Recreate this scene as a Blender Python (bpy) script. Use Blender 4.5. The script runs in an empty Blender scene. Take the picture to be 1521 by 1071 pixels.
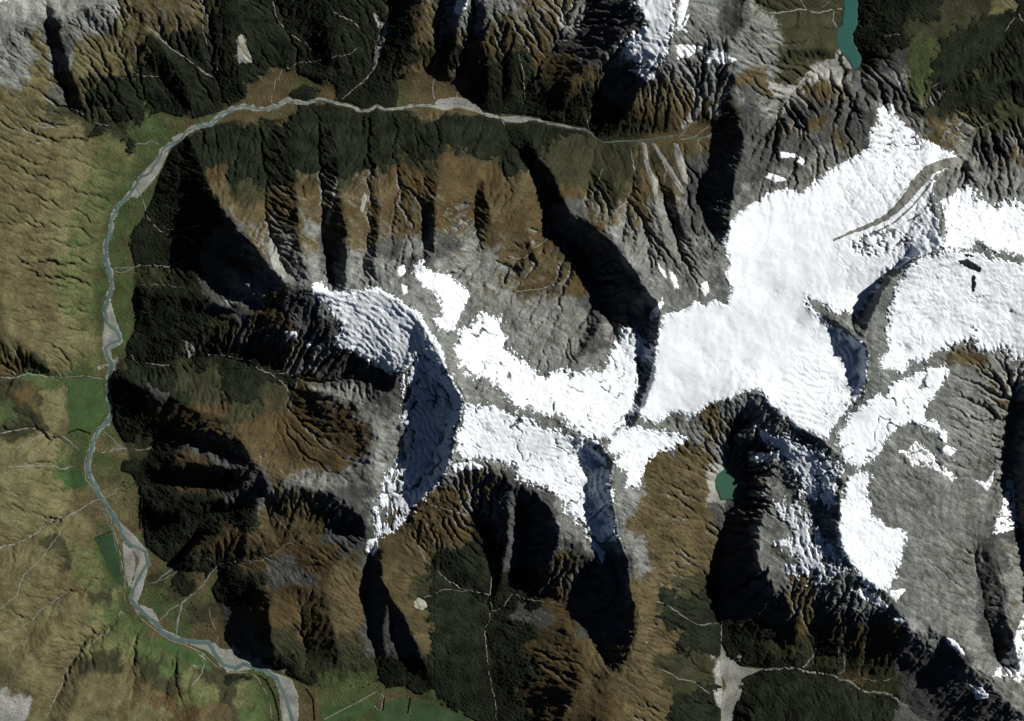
import bpy, math, random
import numpy as np
rng = np.random.default_rng(7)
random.seed(7)
PX = 16.0                      # metres of ground per map unit
CX, CY = 760.5, 535.5          # map units are counted east and south from the NW corner
C = bpy.context.scene.collection

# ---------------------------------------------------------------- survey data
# (x, y, height) triplets: crest lines, drainage lines, spot heights
def L(s):
    v = [float(t) for t in s.replace(',', ' ').split()]
    return np.array(v).reshape(-1, 3)
def P(s):
    v = [float(t) for t in s.replace(',', ' ').split()]
    return np.array(v).reshape(-1, 2)

RIVER = L("""1075 199 900 1060 203 880 1035 204 850 1010 200 820 990 203 790 960 207 740 930 209 680 897 211 630 880 198 590
 870 192 570 845 188 550 815 182 520 795 176 500 770 174 490 750 176 484 735 172 480 717 168 476 708 160 472 690 154 468 665 152 464 640 156 460
 610 156 456 595 160 452 570 162 450 560 156 448 548 163 446 535 164 444 520 156 442 498 152 440 475 145 438 455 153 436 440 150 434 425 147 430 410 157 426 390 162 422 375 160 420
 360 156 418 345 160 416 325 170 414 312 184 412 290 187 410 275 195 408 265 208 404 250 215 402 240 222 400 232 240 398 222 255 396 208 262 394 200 275 392 190 290 390 175 303 388 166 320 386
 163 340 384 155 360 382 156 385 380 162 405 379 164 425 378 158 445 377 154 462 376 157 480 375 170 490 374 177 505 373 165 510 372 154 517 371 158 530 370
 165 540 369 160 560 368 157 580 367 162 600 366 163 618 365 158 628 364 145 637 363 137 655 362 131 675 361 128 695 360 135 715 359 145 735 358 158 755 357 172 778 356 183 800 354
 195 812 353 214 820 352 217 838 351 207 855 350 198 872 349 192 890 348 200 902 347 213 913 346 228 925 345 237 938 344 258 950 343 285 955 342 308 957 341 316 970 340 330 988 339 348 995 338 360 988 337 378 993 336 395 998 335 410 1010 334 420 1030 333 428 1050 332 433 1071 331 440 1110 329 450 1200 325 460 1500 310""")

CREST = [
 "262 212 430 280 205 620 300 250 1000 330 305 1400 365 350 1700 400 395 1950 440 425 2080 475 432 2150",
 "475 432 2150 500 437 2120 520 430 2150 557 427 2200 580 440 2230 610 460 2270 635 490 2340 655 530 2440 665 550 2500 680 580 2570 688 600 2620 681 620 2600 677 640 2570 672 670 2500 665 700 2320 658 712 2180 635 737 1850 610 770 1600 582 795 1450 560 803 1430",
 "625 528 2160 612 543 2020 590 560 1950 578 578 1900 560 595 1850 530 600 1800 505 588 1700 480 577 1500 455 575 1250",
 "560 595 1850 565 620 1830 560 650 1820 557 690 1750 552 730 1650 549 765 1500 550 795 1440",
 "385 440 1600 420 478 1650 440 500 1560 452 525 1350 455 545 1100",
 "295 366 680 330 393 1100 365 422 1450 400 443 1750 430 437 1980",
 "200 440 450 250 435 800 300 442 1050 340 452 1300 385 440 1600",
 "205 538 430 250 520 780 290 495 1020 340 475 1300 380 462 1520 400 465 1600",
 "160 560 420 200 572 850 240 588 1130 275 603 1250 320 615 1350 350 635 1480 385 690 1750",
 "268 637 1000 305 645 1250 345 652 1480",
 "385 690 1750 425 712 1700 470 722 1650 500 735 1700 530 760 1600 550 793 1450 557 803 1450",
 "557 803 1450 520 825 1400 495 840 1370 485 870 1250 495 920 1050 505 970 800 505 1000 480",
 "495 840 1370 450 860 1230 405 880 1100 375 872 900 345 862 620",
 "405 880 1100 400 910 1150 405 945 1000 408 975 700 400 990 400",
 "215 700 430 250 690 850 290 683 1120 320 688 1350 355 700 1550 385 692 1750",
 "225 755 600 270 768 950 300 745 1150 335 738 1300 370 715 1550 388 695 1750",
 "260 835 560 300 803 950 340 783 1150 380 760 1350 398 725 1650 388 695 1750",
 "380 760 1350 372 800 1100 360 830 700",
 "465 430 2100 455 385 1900 445 330 1680 437 280 1400 440 230 1020 440 180 620",
 "512 432 2140 516 400 2100 516 350 1950 510 300 1700 505 250 1300 500 200 850 497 165 500",
 "560 427 2150 560 390 1980 566 340 1780 568 300 1500 562 250 1120 556 200 730",
 "600 448 2230 618 410 2050 645 385 1980 648 340 1880 648 300 1700 655 240 1250 660 200 850 650 170 500",
 "600 360 1700 602 320 1500 598 280 1200 594 230 880 592 190 600",
 "740 380 1500 735 340 1450 725 300 1350 705 240 950 700 200 700",
 "775 400 1500 800 395 1400 790 360 1330 780 320 1250 775 280 1100 765 240 850",
 "778 195 620 795 225 950 820 265 1250 850 320 1550 890 345 1800 910 358 1900 935 385 2050 955 425 2150 970 445 2200 972 480 2180 972 520 2200 965 560 2230 955 595 2280 945 622 2320 905 648 2340 895 657 2360",
 "895 657 2360 870 650 2330 835 630 2300 800 620 2320 770 610 2400 740 600 2460 700 595 2570 688 600 2620",
 "862 535 1980 880 500 1850 895 480 1800",
 "895 657 2360 903 680 2380 908 720 2350 910 760 2310 915 790 2250 930 815 2150 935 850 2050 943 890 2000 942 930 1900 935 960 1800 925 985 1700 910 1000 1600 907 1040 1550 905 1071 1550 900 1120 1500",
 "665 702 2220 690 690 2230 720 695 2180 762 715 2100 795 735 2040 825 770 1950 850 790 1880 880 810 1760 903 840 1800 915 875 1720",
 "760 715 2100 757 760 1750 752 800 1450 745 850 1050 736 890 800",
 "828 770 1980 828 800 1850 815 835 1600 792 862 1150",
 "880 812 1830 862 850 1600 832 870 1350 800 880 1100",
 "915 875 1720 890 890 1500 870 905 1250",
 "910 1000 1600 880 1010 1480 850 1030 1380 820 1015 1150 800 1000 950",
 "850 1030 1380 840 1060 1300 800 1110 900",
 "880 1010 1480 860 970 1300 840 930 1150",
 "582 795 1450 567 830 1380 570 860 1350 580 885 1270 595 910 1200 612 940 1080 625 975 900 638 1005 620 650 1030 450",
 "580 885 1270 572 930 950 568 970 650",
 "640 737 1850 690 725 1850 740 720 1950 762 715 2100",
 "635 737 1850 650 780 1500 690 830 1150 715 880 850",
 # north of the big bend
 "92 40 1720 105 95 1420 113 130 1130 122 162 800",
 "0 60 1950 60 35 1950 110 20 1900 170 0 1850 200 -40 1800",
 "0 60 1950 -100 120 2000 -200 200 1900 -250 500 1700 -250 900 1700 -200 1200 1700",
 "285 158 560 278 115 950 235 62 1400 200 10 1700 200 -40 1800",
 "275 95 900 240 45 1350",
 "365 145 560 350 90 950 345 30 1300 340 -40 1600",
 "312 130 600 300 70 1150 270 10 1550",
 "478 128 560 490 80 950 490 30 1200 500 -20 1500 500 -100 1700",
 "430 85 620 445 45 900 470 0 1200",
 "600 135 600 605 85 1050 621 45 1400 628 0 1700 640 -60 1900",
 "570 110 700 585 60 1050 605 10 1400",
 "660 125 650 675 70 1300 685 25 1750 692 0 1900 700 -60 2100",
 "728 150 600 728 105 1100 716 60 1500 722 10 1850 730 -60 2100",
 "760 150 600 765 95 1150 775 40 1500 800 0 1700 810 -80 1900",
 "832 168 700 848 125 1250 880 85 1600 925 60 1850 962 10 2180",
 "1012 -60 2350 1008 0 2320 1004 30 2260 1000 60 2160 985 98 1920 960 125 1650 932 160 1200 912 188 780",
 "1110 -40 2050 1108 0 2050 1100 40 1950 1080 70 1850 1098 110 1560 1092 150 1350 1085 180 1230 1105 195 1450",
 "1240 72 620 1200 75 1000 1150 72 1300 1100 95 1620",
 "1220 30 720 1170 45 1050 1110 30 1950",
 "1105 195 1500 1100 225 1760 1088 270 1920 1082 310 1960 1080 350 2080 1062 378 2080 1075 410 2150 1082 440 2150",
 "1105 195 1500 1140 200 1450 1180 190 1420 1225 160 1350 1262 142 1150 1272 110 700",
 "1262 142 1150 1285 165 1400 1300 170 1450",
 "1180 190 1420 1200 225 1550 1240 230 1600",
 "970 445 2200 985 440 2150 1010 430 2120 1040 405 2100 1062 378 2080",
 "1010 430 2120 1000 390 1950 985 350 1750 975 300 1350 968 260 1000",
 "1040 405 2100 1035 370 1950 1010 330 1650 1000 280 1250",
 "910 358 1900 920 310 1500 915 260 1050",
 "1355 -60 860 1352 0 840 1350 60 850 1352 110 1000 1357 160 1400 1385 195 1650 1425 228 1650 1450 260 1900 1420 290 2100",
 "1640 60 1000 1560 90 1150 1500 118 1350 1450 140 1550 1400 152 1550 1357 160 1500",
 "1640 180 1300 1560 200 1400 1500 215 1500 1465 235 1600 1450 260 1900",
 "1384 258 2000 1381 285 2150 1388 320 2400 1392 345 2650 1396 370 2950",
 "1396 370 2950 1350 388 2850 1320 405 2800 1300 435 2740 1290 470 2660 1281 505 2630 1284 525 2650",
 "1396 370 2950 1430 374 2780 1450 359 2750 1472 378 2700 1521 388 2600 1600 395 2500 1700 420 2300",
 "1195 445 2180 1215 460 2270 1240 480 2420 1265 500 2560 1284 525 2650 1285 560 2620 1276 590 2530 1262 610 2450 1245 628 2460 1238 650 2500 1240 672 2530 1254 690 2530 1250 715 2480 1243 740 2430 1240 775 2380 1245 803 2330 1265 843 2230 1290 862 2180 1320 885 1980 1340 915 1900 1355 940 1800",
 "945 622 2300 985 615 2240 1020 612 2260 1040 602 2300 1060 592 2350 1090 585 2400 1120 577 2470 1137 590 2470 1160 615 2430 1200 640 2480 1240 672 2530",
 "1090 645 1900 1112 668 1720 1124 700 1650 1130 740 1740 1127 790 1810 1121 830 1790 1140 862 1740 1168 892 1620 1182 925 1350 1190 960 950",
 "1240 925 1420 1250 950 1150 1260 985 850",
 "1355 940 1800 1320 945 1500 1300 970 1150 1290 1000 850",
 "1240 925 1420 1290 905 1780 1320 885 1980",
 "1168 892 1520 1200 870 1750 1240 870 2000 1265 843 2230",
 "1355 622 2350 1372 630 2360 1388 640 2340 1401 665 2250",
 "1245 672 2520 1300 690 2450 1330 650 2400 1355 622 2350 1400 600 2250 1425 560 2200 1425 530 2200 1470 525 2150 1521 535 2100",
 "1355 940 1800 1368 925 1820 1410 948 1780 1440 985 1800 1470 1010 1800 1521 1062 1800 1600 1120 1800",
 "1470 560 2100 1470 620 1850 1480 680 1750 1478 740 1750 1470 800 1800 1485 850 1760 1492 900 1700 1502 960 1700 1521 1000 1650 1580 1040 1600",
 "1545 560 2200 1535 620 2200 1530 700 2150 1545 760 2000 1580 860 1900",
 "1480 680 1750 1440 700 1750 1410 690 1950",
 # west side
 "0 500 1250 18 520 1050 28 552 620", "12 495 1250 42 518 1020 62 543 760 88 556 440",
 "20 590 920 45 605 870 65 632 620 76 652 480", "0 720 1200 45 735 900 80 715 600 98 690 420",
 "0 870 1350 50 850 1100 90 800 700 120 780 450", "20 1000 1500 60 960 1200 110 905 800 140 860 450",
 "100 1090 1450 115 1030 1200 140 985 900 165 950 600 180 925 420",
 "200 1100 1250 215 1040 1050 215 1000 850 200 960 550 200 930 400",
 "300 1100 1150 300 1060 950 280 1010 650 270 980 420", "235 1050 1000 240 1000 700 235 965 420",
 "350 1100 900 350 1040 550 345 1015 400",
 "1100 1110 900 1120 1060 750 1150 1020 640", "1250 1120 1400 1300 1080 1150 1330 1100 1300", "1180 1120 1200 1200 1060 950 1210 1020 740",
]
DRAIN = [
 "966 455 1650 965 480 1800 961 520 1880 953 560 1950 942 600 2030 928 630 2090 908 645 2170", "1268 470 2180 1282 455 2200 1300 425 2260 1322 402 2330 1350 381 2420",
 "165 535 372 185 530 385 200 542 420 260 540 520 300 529 620 330 528 680 380 545 800 405 552 850 440 562 950 480 570 1150 510 560 1250 540 560 1350 572 573 1450",
 "200 285 395 215 318 430 235 343 480 265 350 560 285 358 650 330 372 900 370 402 1250 400 422 1600",
 "200 398 385 250 396 470 285 385 600 300 402 800 330 425 1000 365 445 1250 385 455 1450",
 "185 512 376 230 490 560 280 470 820 325 462 1050",
 "405 552 850 432 572 920 428 610 1080 408 640 1200 388 662 1450",
 "428 610 1080 470 640 1350 500 660 1500 530 680 1620", "408 640 1200 430 680 1350 480 700 1500 520 715 1600",
 "150 668 362 218 668 400 245 652 560 275 650 760 320 665 1020 355 678 1350",
 "180 725 365 220 718 390 260 716 620 300 715 820 340 712 1150",
 "250 845 356 275 815 450 290 785 650 330 760 850 365 740 1150",
 "290 880 352 310 855 400 325 838 480 380 833 700 420 812 850 460 797 1000 490 792 1080 520 790 1180 532 775 1350",
 "460 797 1000 470 765 1250 440 740 1450", "390 735 1250 400 780 950 420 812 850", "490 792 1080 495 815 1180",
 "380 833 700 420 845 900 460 840 1050",
 "360 985 340 345 940 460 360 900 620 380 885 850",
 "562 1040 350 565 1005 420 558 965 540 548 925 680 546 880 830 550 840 1000 553 815 1250",
 "600 1025 400 590 980 600 590 945 800 585 910 1000",
 "455 1005 400 450 960 550 445 920 800 440 880 1050",
 "400 178 440 392 230 760 395 280 1020 400 330 1290 410 365 1500 425 400 1750 440 418 1900",
 "470 160 442 474 190 640 478 240 980 481 290 1270 478 340 1460 488 385 1500 498 415 1720",
 "535 166 446 540 210 760 546 260 1120 552 310 1430 548 360 1700 540 400 1850",
 "570 164 450 574 200 700 582 250 1030 610 280 1260 632 310 1470 634 345 1600 630 378 1740",
 "545 162 446 570 190 720 580 260 1100 583 310 1420 580 370 1700",
 "750 178 486 746 230 680 716 265 900 703 290 1020 706 325 1220 712 355 1400 700 400 1620",
 "750 178 486 762 215 600 790 250 740 812 290 860 820 330 950 840 350 1000 868 385 1100 882 415 1200 888 445 1300 905 475 1400 915 490 1500",
 "820 330 950 808 358 1040 775 380 1200 760 400 1330", "868 385 1100 845 370 1150 840 340 1050", 
 "888 445 1300 870 480 1500 862 515 1700", "820 460 1500 840 430 1420 868 410 1250",
 "720 430 1700 760 450 1650 820 460 1500",
 "1085 1200 400 1085 1071 460 1080 1030 510 1072 980 580 1068 920 700 1066 850 850 1075 790 1100 1082 745 1270",
 "1085 690 1290 1085 665 1500 1090 640 1750 1100 615 2050",
 "1085 1010 540 1100 998 600 1140 996 630 1200 996 690 1245 1003 750 1280 1025 800 1345 1050 880 1400 1085 1000 1480 1140 1200",
 "1255 1006 760 1290 1012 850 1335 1003 1000 1350 985 1150", "1205 996 690 1210 960 850 1212 930 1180 1215 900 1500",
 "1165 996 660 1160 960 850 1150 930 1050", "1345 1050 880 1370 1010 1100 1385 985 1350 1395 965 1500",
 "738 1100 430 738 1071 460 737 1020 530 722 940 650 728 900 730 731 850 850 735 790 1050 725 770 1200 690 765 1500 665 750 1700",
 "728 908 720 748 900 770 766 880 850 800 888 950 845 900 1050 880 930 1220 905 925 1430 922 895 1570 918 860 1680 908 825 1780 895 800 1850",
 "766 880 830 775 850 880 780 820 960 782 790 1060 780 755 1300", "845 900 1050 850 880 1150 870 850 1300",
 "880 930 1150 890 965 1280 900 985 1400", "760 1000 700 790 960 850 820 940 1000 845 900 1050",
 "738 1050 480 780 1050 650 830 1040 1100",
 "728 905 720 690 878 850 665 860 950 635 830 1150 618 805 1350", "600 960 700 620 1020 450",
 "215 225 401 200 210 430 165 190 500 130 182 560 100 160 650 96 130 900 85 100 1150 75 60 1450 72 20 1750",
 "300 172 418 258 142 600 240 115 750 195 103 950 175 65 1250 130 35 1600",
 "325 158 416 320 115 650 290 90 850 250 65 1100 210 30 1400",
 "325 158 416 325 118 640 305 60 1000 300 0 1300 300 -60 1500",
 "400 150 424 405 118 440 420 98 500 445 92 540 462 85 580 458 65 680 428 45 850 405 0 1050 395 -60 1300",
 "507 150 441 530 126 520 548 106 600 558 70 720 572 35 850 590 0 1000 600 -60 1200",
 "462 85 580 500 105 640 530 75 800 530 40 950 545 0 1200", "545 155 446 550 130 560 575 85 800",
 "645 153 461 640 105 590 652 75 800 650 40 1050 660 10 1250 665 -40 1500",
 "680 152 468 670 118 600 690 80 900 702 45 1250 708 15 1500",
 "779 174 492 780 140 600 785 112 740 815 82 900 822 65 990 850 55 1100 862 20 1300 868 0 1400 872 -60 1600",
 "815 82 900 835 60 1050 838 20 1250 840 -40 1500", "745 165 486 748 110 850 745 60 1300",
 "875 192 572 880 165 750 888 140 950 900 115 1250 935 95 1550", "897 211 630 915 175 850 940 145 1200",
 "1020 202 835 1027 175 980 1035 150 1200 1040 110 1520 1045 80 1720", "1065 200 885 1066 160 1120 1075 120 1450",
 "1060 203 880 1052 240 1050 1038 280 1250 1045 320 1500 1062 350 1850",
 "1010 202 820 1000 240 980 1012 280 1200 1020 310 1450", "960 207 740 970 240 900 985 290 1150 1000 330 1450 1005 370 1750",
 "955 207 740 945 250 900 935 300 1200 925 350 1700", "935 209 690 940 260 1000 960 330 1500 965 400 1950", 
 "897 211 630 880 250 780 870 290 1050 870 320 1450",
 "1250 -80 452 1265 50 452", "1250 60 455 1235 20 510 1190 12 650 1150 20 900 1121 5 1150 1100 -40 1400",
 "1255 97 460 1220 100 520 1195 118 650 1172 150 850 1155 182 1080", "1250 90 460 1215 85 620 1180 90 850 1140 100 1200",
 "1278 105 480 1280 130 700 1300 150 1150",
 "1640 20 380 1521 30 400 1500 25 410 1490 60 520 1450 92 720 1400 125 1000 1372 148 1300",
 "1640 140 500 1521 160 620 1490 175 720 1450 192 950 1438 225 1250 1425 250 1500",
 "1500 130 1000 1495 165 720", "1445 830 1640 1456 870 1540 1462 920 1480 1480 960 1360 1490 985 1350",
 "1510 590 1600 1503 650 1500 1498 700 1500 1510 750 1500 1521 800 1400 1530 900 1300",
 "90 560 385 40 555 600 20 560 700 0 540 850 -60 520 1100", "130 672 362 95 650 420 60 642 580 45 636 680 0 643 950 -80 660 1200",
 "140 747 358 100 765 500 60 785 700 0 815 1000 -80 850 1300", "185 895 349 170 925 440 130 950 650 105 985 850 85 1030 1100 75 1071 1250 65 1120 1400",
 "150 872 420 100 880 680 60 905 900 42 940 1080 50 980 1200 45 1030 1400", "178 905 352 185 955 550 195 985 700 200 1020 880",
 "255 975 400 248 1000 600 245 1035 800", "100 830 600 70 870 850", "140 640 368 110 600 380",
 "300 965 342 320 1010 500 325 1050 700",
]
SPOT = """960 60 2100 942 40 2040 980 50 2180 935 82 1900 970 85 2000 985 20 2270 960 30 2150 1300 930 1450 1330 945 1600 1200 905 1550 1225 890 1750
1000 560 2180 1040 520 2150 1080 480 2110 1140 430 2060 1180 360 1970 1250 290 1820 1320 225 1620 1318 180 1420 1308 160 1330
 1150 550 2230 1200 560 2260 1220 600 2350 1100 540 2180 1180 480 2130 1230 500 2180 1245 540 2200 1250 580 2280 1100 400 2040 1120 340 1980 1180 300 1880
 1350 240 1720 1390 240 1650 1280 240 1700 1300 370 2200 1250 400 2150 1350 340 2200 1370 300 2080 1330 360 2250 1270 440 2180 1300 400 2280 1335 378 2350 1375 355 2450
 1430 330 2350 1480 340 2300 1521 330 2250 1400 420 2600 1450 450 2400 1380 480 2400 1500 470 2250 1340 520 2300 1420 400 2700
 1350 570 2300 1310 620 2350 1290 750 2200 1310 840 2050 1350 760 2000 1400 800 1850 1400 900 1780 1420 700 2000 1350 700 2200
 600 500 1990 540 480 1920 560 520 1800 500 470 1860 490 500 1750 515 515 1700 545 532 1690 575 553 1720 620 500 2100 580 470 2050 520 455 1980 570 500 1890 610 520 2020
 672 600 2150 650 600 1950 655 575 2000 635 560 1950 620 570 1850 605 582 1790 600 605 1690 610 620 1690 595 640 1620 600 680 1430 655 640 1880 650 660 1820 660 675 1900 640 690 1640 620 650 1640 630 620 1800 592 660 1560 580 690 1480 580 740 1400 565 780 1380 605 740 1480
 1240 530 2170 1230 515 2160 1255 550 2200 1272 540 2180 1270 522 2150 1274 560 2200 1255 505 2150 1262 585 2250 1215 475 2120 1235 490 2120 1268 470 2180 1282 455 2200 1300 420 2260 1325 395 2330 1350 378 2400
 700 500 1900 730 480 1850 720 540 2000 770 560 2080 840 580 2050 800 590 2180 880 600 2080 910 600 2080 925 560 1980 925 520 1750 910 540 1850 660 480 1980 640 440 2030 670 430 1880 690 460 1850 860 620 2200
 720 640 2280 760 660 2180 815 690 2050 845 745 1920 888 690 1780 870 700 1810 860 680 1920 885 750 1760 895 775 1730 865 725 1780 845 705 1960 830 722 1930 860 748 1860 872 765 1820 700 665 2280 875 672 1980 790 640 2250
 980 720 1900 1000 800 1650 1000 900 1400 1010 1000 1050 980 660 2100 1040 680 1650 1030 760 1350 1040 850 1050 980 1071 1100 1040 1000 750
 1162 680 1860 1160 720 1850 1170 780 1890 1155 820 1800 1210 800 1960 1237 765 2030 1228 820 2010 1215 770 1960 1222 745 2000 1235 790 2020 1200 700 2080 1200 740 1950 1185 840 1860 1215 840 1960 1210 660 2250 1150 650 2150
 1200 240 1680 1150 230 1620 1130 270 1820 1170 260 1780 1420 250 1900 1480 270 1950 1521 250 1800
 1310 40 670 1310 90 720 1290 20 560 1390 60 690 1460 30 520 1295 70 600 1430 180 1250 1500 60 600
 0 250 1350 50 220 1200 100 250 800 150 250 480 0 350 1250 50 350 1000 100 350 620 130 350 430 0 450 1300 60 450 900 110 450 500 130 500 420 60 520 900
 150 215 560 60 150 1350 20 100 1600 100 200 850 170 240 430 30 600 900 0 690 1200 40 680 900 60 740 800 0 770 1250 40 820 950 0 950 1500 30 900 1300
 90 740 450 100 860 780 110 930 800 130 1010 1050 160 1000 950 170 1060 1200 350 1070 700"""
FLAT = [P(s) for s in [
 "222 170 240 165 262 172 285 176 325 165 355 150 395 116 430 106 446 111 470 120 497 128 494 135 470 130 450 124 432 134 425 142 440 149 425 160 418 174 400 177 385 171 350 176 300 189 275 200 260 213 250 226 243 245 235 260 228 285 218 308 205 320 192 330 187 355 193 375 198 392 200 420 200 470 198 490 187 508 183 522 168 535 152 542 138 540 140 500 137 430 140 370 152 325 165 295 180 265 195 240 206 215 235 200",
 "100 560 152 548 165 545 160 600 165 625 174 645 190 665 178 690 177 700 195 706 201 720 210 735 210 770 214 812 240 833 262 842 268 840 262 852 252 862 252 880 262 888 280 887 300 868 322 842 330 850 312 875 330 910 335 945 346 965 375 983 400 990 437 1010 465 1024 475 1027 500 1018 530 1015 550 1010 566 1014 575 1024 600 1020 620 1035 640 1045 665 1055 690 1065 710 1075 712 1200 395 1200 395 1060 372 1003 345 1003 315 1003 300 972 240 952 190 920 172 902 172 880 158 860 148 835 138 800 130 772 106 765 106 730 96 690 97 640",
 "590 118 612 110 630 112 640 98 650 112 672 118 690 135 706 145 717 168 700 172 680 166 655 160 600 162 588 160 592 140",
 "742 168 780 170 792 177 770 183 750 181", "895 206 960 203 1010 196 1030 184 1066 183 1072 200 1040 208 980 212 930 213",
 "1072 955 1080 975 1100 990 1140 992 1100 1010 1092 1040 1094 1080 1070 1080 1074 1030 1070 990",
]]
LAKES = {  # polygon, level
 'north': (P("1257 -60 1275 -60 1275 0 1275 20 1273 38 1267 48 1268 62 1276 76 1281 86 1276 100 1268 101 1263 88 1250 74 1243 60 1246 46 1253 36 1255 20"), 452.0),
 'tarn': (P("1081 693 1087 688 1090 702 1094 712 1098 716 1096 740 1072 741 1067 733 1063 722 1062 712 1066 704 1073 700"), 1280.0)}
ICE = {
 'upper_icefield': "466 424 478 419 490 432 520 433 545 430 562 427 580 437 600 450 620 462 632 478 645 500 658 520 664 546 655 549 640 534 622 526 612 544 595 551 580 557 560 545 535 530 515 520 500 517 493 508 505 495 508 480 492 465 487 450 475 447 466 435",
 'cirque': "625 528 640 534 663 554 680 575 688 600 683 625 676 640 672 665 669 690 660 702 645 720 630 740 605 766 590 785 575 795 560 797 551 788 556 760 562 730 576 700 596 668 602 645 594 615 600 594 600 560 612 548",
 'tongue': "626 387 632 400 650 407 668 410 680 422 695 432 697 438 690 455 682 475 672 493 660 490 645 478 655 465 657 450 645 435 628 425 615 408 617 395",
 'central': "683 490 700 485 712 470 725 467 745 475 743 492 750 510 765 530 785 545 800 560 820 555 838 550 860 552 880 550 895 555 905 540 910 510 922 488 935 490 955 505 971 518 965 535 945 532 945 560 942 600 935 625 915 640 900 650 890 655 865 645 840 625 830 615 805 615 785 605 765 600 755 590 740 570 720 560 700 560 680 540 678 520 680 505",
 'southern': "690 601 705 602 730 606 760 616 800 632 840 644 870 655 893 665 900 690 908 730 908 770 912 800 890 800 870 785 850 765 830 737 810 722 790 716 770 713 770 692 740 685 720 680 690 680 680 660 678 640 690 625",
 'shelf': "905 640 925 632 945 637 975 640 1000 643 1017 650 1012 657 985 668 970 675 958 685 952 705 948 722 930 722 928 700 915 690 910 685 930 670 910 675 902 665",
 'great': "1310 157 1325 158 1332 180 1350 195 1370 210 1400 225 1425 238 1400 252 1386 262 1380 290 1375 310 1386 330 1393 365 1370 378 1335 390 1310 405 1295 430 1282 445 1270 468 1235 462 1215 450 1197 440 1192 448 1205 465 1225 480 1250 495 1275 510 1284 530 1283 560 1270 590 1255 600 1245 615 1230 635 1225 650 1205 642 1180 632 1160 615 1140 600 1130 580 1120 577 1100 582 1075 592 1050 598 1040 608 1020 622 1018 612 995 612 975 628 955 622 947 610 955 590 965 560 972 530 975 500 985 470 1010 465 1030 450 1045 455 1060 450 1080 455 1085 430 1078 410 1082 390 1075 365 1085 330 1110 310 1140 290 1165 283 1190 290 1205 275 1230 255 1270 235 1290 222 1292 195 1305 185 1303 165",
 'eastern': "1345 400 1362 386 1400 375 1440 378 1480 390 1521 395 1640 405 1640 540 1521 530 1500 533 1490 512 1470 520 1450 517 1443 488 1438 500 1420 505 1400 515 1370 530 1345 535 1335 550 1310 548 1307 540 1320 505 1313 495 1318 470 1325 440 1332 418",
 'ridge_north': "1398 300 1410 295 1425 280 1440 283 1445 300 1480 310 1500 300 1521 310 1640 315 1640 385 1521 378 1500 376 1480 374 1465 368 1450 356 1440 365 1430 372 1402 367 1400 340 1400 325",
 'mid_east': "1398 545 1400 560 1385 580 1370 600 1367 620 1375 625 1400 640 1400 652 1388 640 1365 628 1345 625 1330 630 1320 640 1305 655 1305 665 1290 680 1270 692 1262 685 1245 672 1240 655 1250 635 1265 610 1290 595 1320 575 1350 560 1375 550",
 'south_east': "1262 705 1275 700 1285 705 1282 730 1290 745 1283 765 1300 775 1320 785 1340 790 1335 820 1325 850 1310 872 1295 870 1280 860 1265 840 1250 815 1243 790 1245 770 1250 740 1255 715",
 'hanging': "1120 632 1150 645 1180 655 1210 670 1240 688 1246 700 1237 720 1236 745 1230 755 1215 745 1190 735 1190 715 1170 690 1155 670 1130 650",
 'slab': "1155 740 1180 750 1200 765 1215 790 1237 808 1250 825 1263 845 1240 855 1215 870 1200 868 1210 850 1185 855 1165 850 1180 830 1150 805 1165 798 1175 790 1160 770 1148 750",
 'dome': "935 -30 1000 -30 998 20 996 55 986 75 980 95 962 98 945 95 930 82 924 62 940 55 960 45 958 25 945 10",
}
SNOW = {
 'p1': "1010 -10 1023 -10 1018 20 1010 40 1020 50 1005 48 1002 25", 'p2': "1003 70 1020 68 1045 72 1025 85 1005 90",
 'p3': "1050 76 1065 75 1092 90 1080 97 1045 95", 'p4': "684 -10 698 -10 694 14 680 24 674 18", 'p5': "1355 655 1372 662 1395 690 1420 708 1410 713 1385 697 1352 690 1340 675 1330 668 1345 668",
 'p6': "1320 875 1345 872 1332 885 1328 892 1318 882", 'p7': "1521 905 1535 915 1530 1010 1515 1015 1500 1008 1472 1000 1480 990 1505 990 1485 985 1498 962 1508 935",
 'p8': "1262 875 1280 872 1300 883 1322 901 1308 902 1288 893", 'p9': "1497 700 1504 725 1508 765 1512 782 1488 790 1468 793 1480 765 1490 735",
 'p10': "422 491 440 493 447 502 428 503", 'p11': "452 505 463 507 465 517 455 515", 'p12': "589 398 600 394 603 405 596 414 591 408",
 'p13': "598 423 607 424 605 436 598 440", 'p14': "1110 670 1140 672 1158 669 1157 684 1130 686 1112 683", 'p15': "1148 223 1178 230 1188 235 1160 236", 'p16': "1140 258 1155 262 1168 268 1150 272 1135 264",
 'p17': "1442 710 1452 714 1462 716 1474 698 1472 716 1464 728 1455 720", 'p18': "672 688 700 684 720 692 712 696 690 696 676 703", 'p19': "933 105 955 103 970 108 972 118 958 122 945 110",
 'p20': "992 400 1003 412 1008 430 1000 428 994 415", 'p21': "1038 422 1048 418 1052 432 1046 440 1040 434", 'p22': "545 802 560 798 563 812 556 826 543 818",
 'p24': "1403 945 1418 952 1432 972 1420 968 1406 955", 'p25': "1438 1015 1458 1020 1468 1035 1448 1038", 'p26': "975 390 985 402 990 415 983 412 977 400", 'p27': "1330 915 1345 920 1338 925 1322 918",
 'p29': "1018 28 1024 20 1020 35 1012 45", 'p30': "962 468 975 455 983 442 984 452 976 470 966 474", 'p31': "0 -10 22 -10 12 4 0 8",
 'p32': "1085 330 1078 345 1066 365 1074 362 1082 345", 'p33': "1185 232 1195 240 1190 248 1182 240", 'p34': "868 795 880 800 898 820 895 838 886 820 876 806", 'p35': "1390 672 1402 660 1420 668 1405 678",
}
COVER = {}
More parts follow.
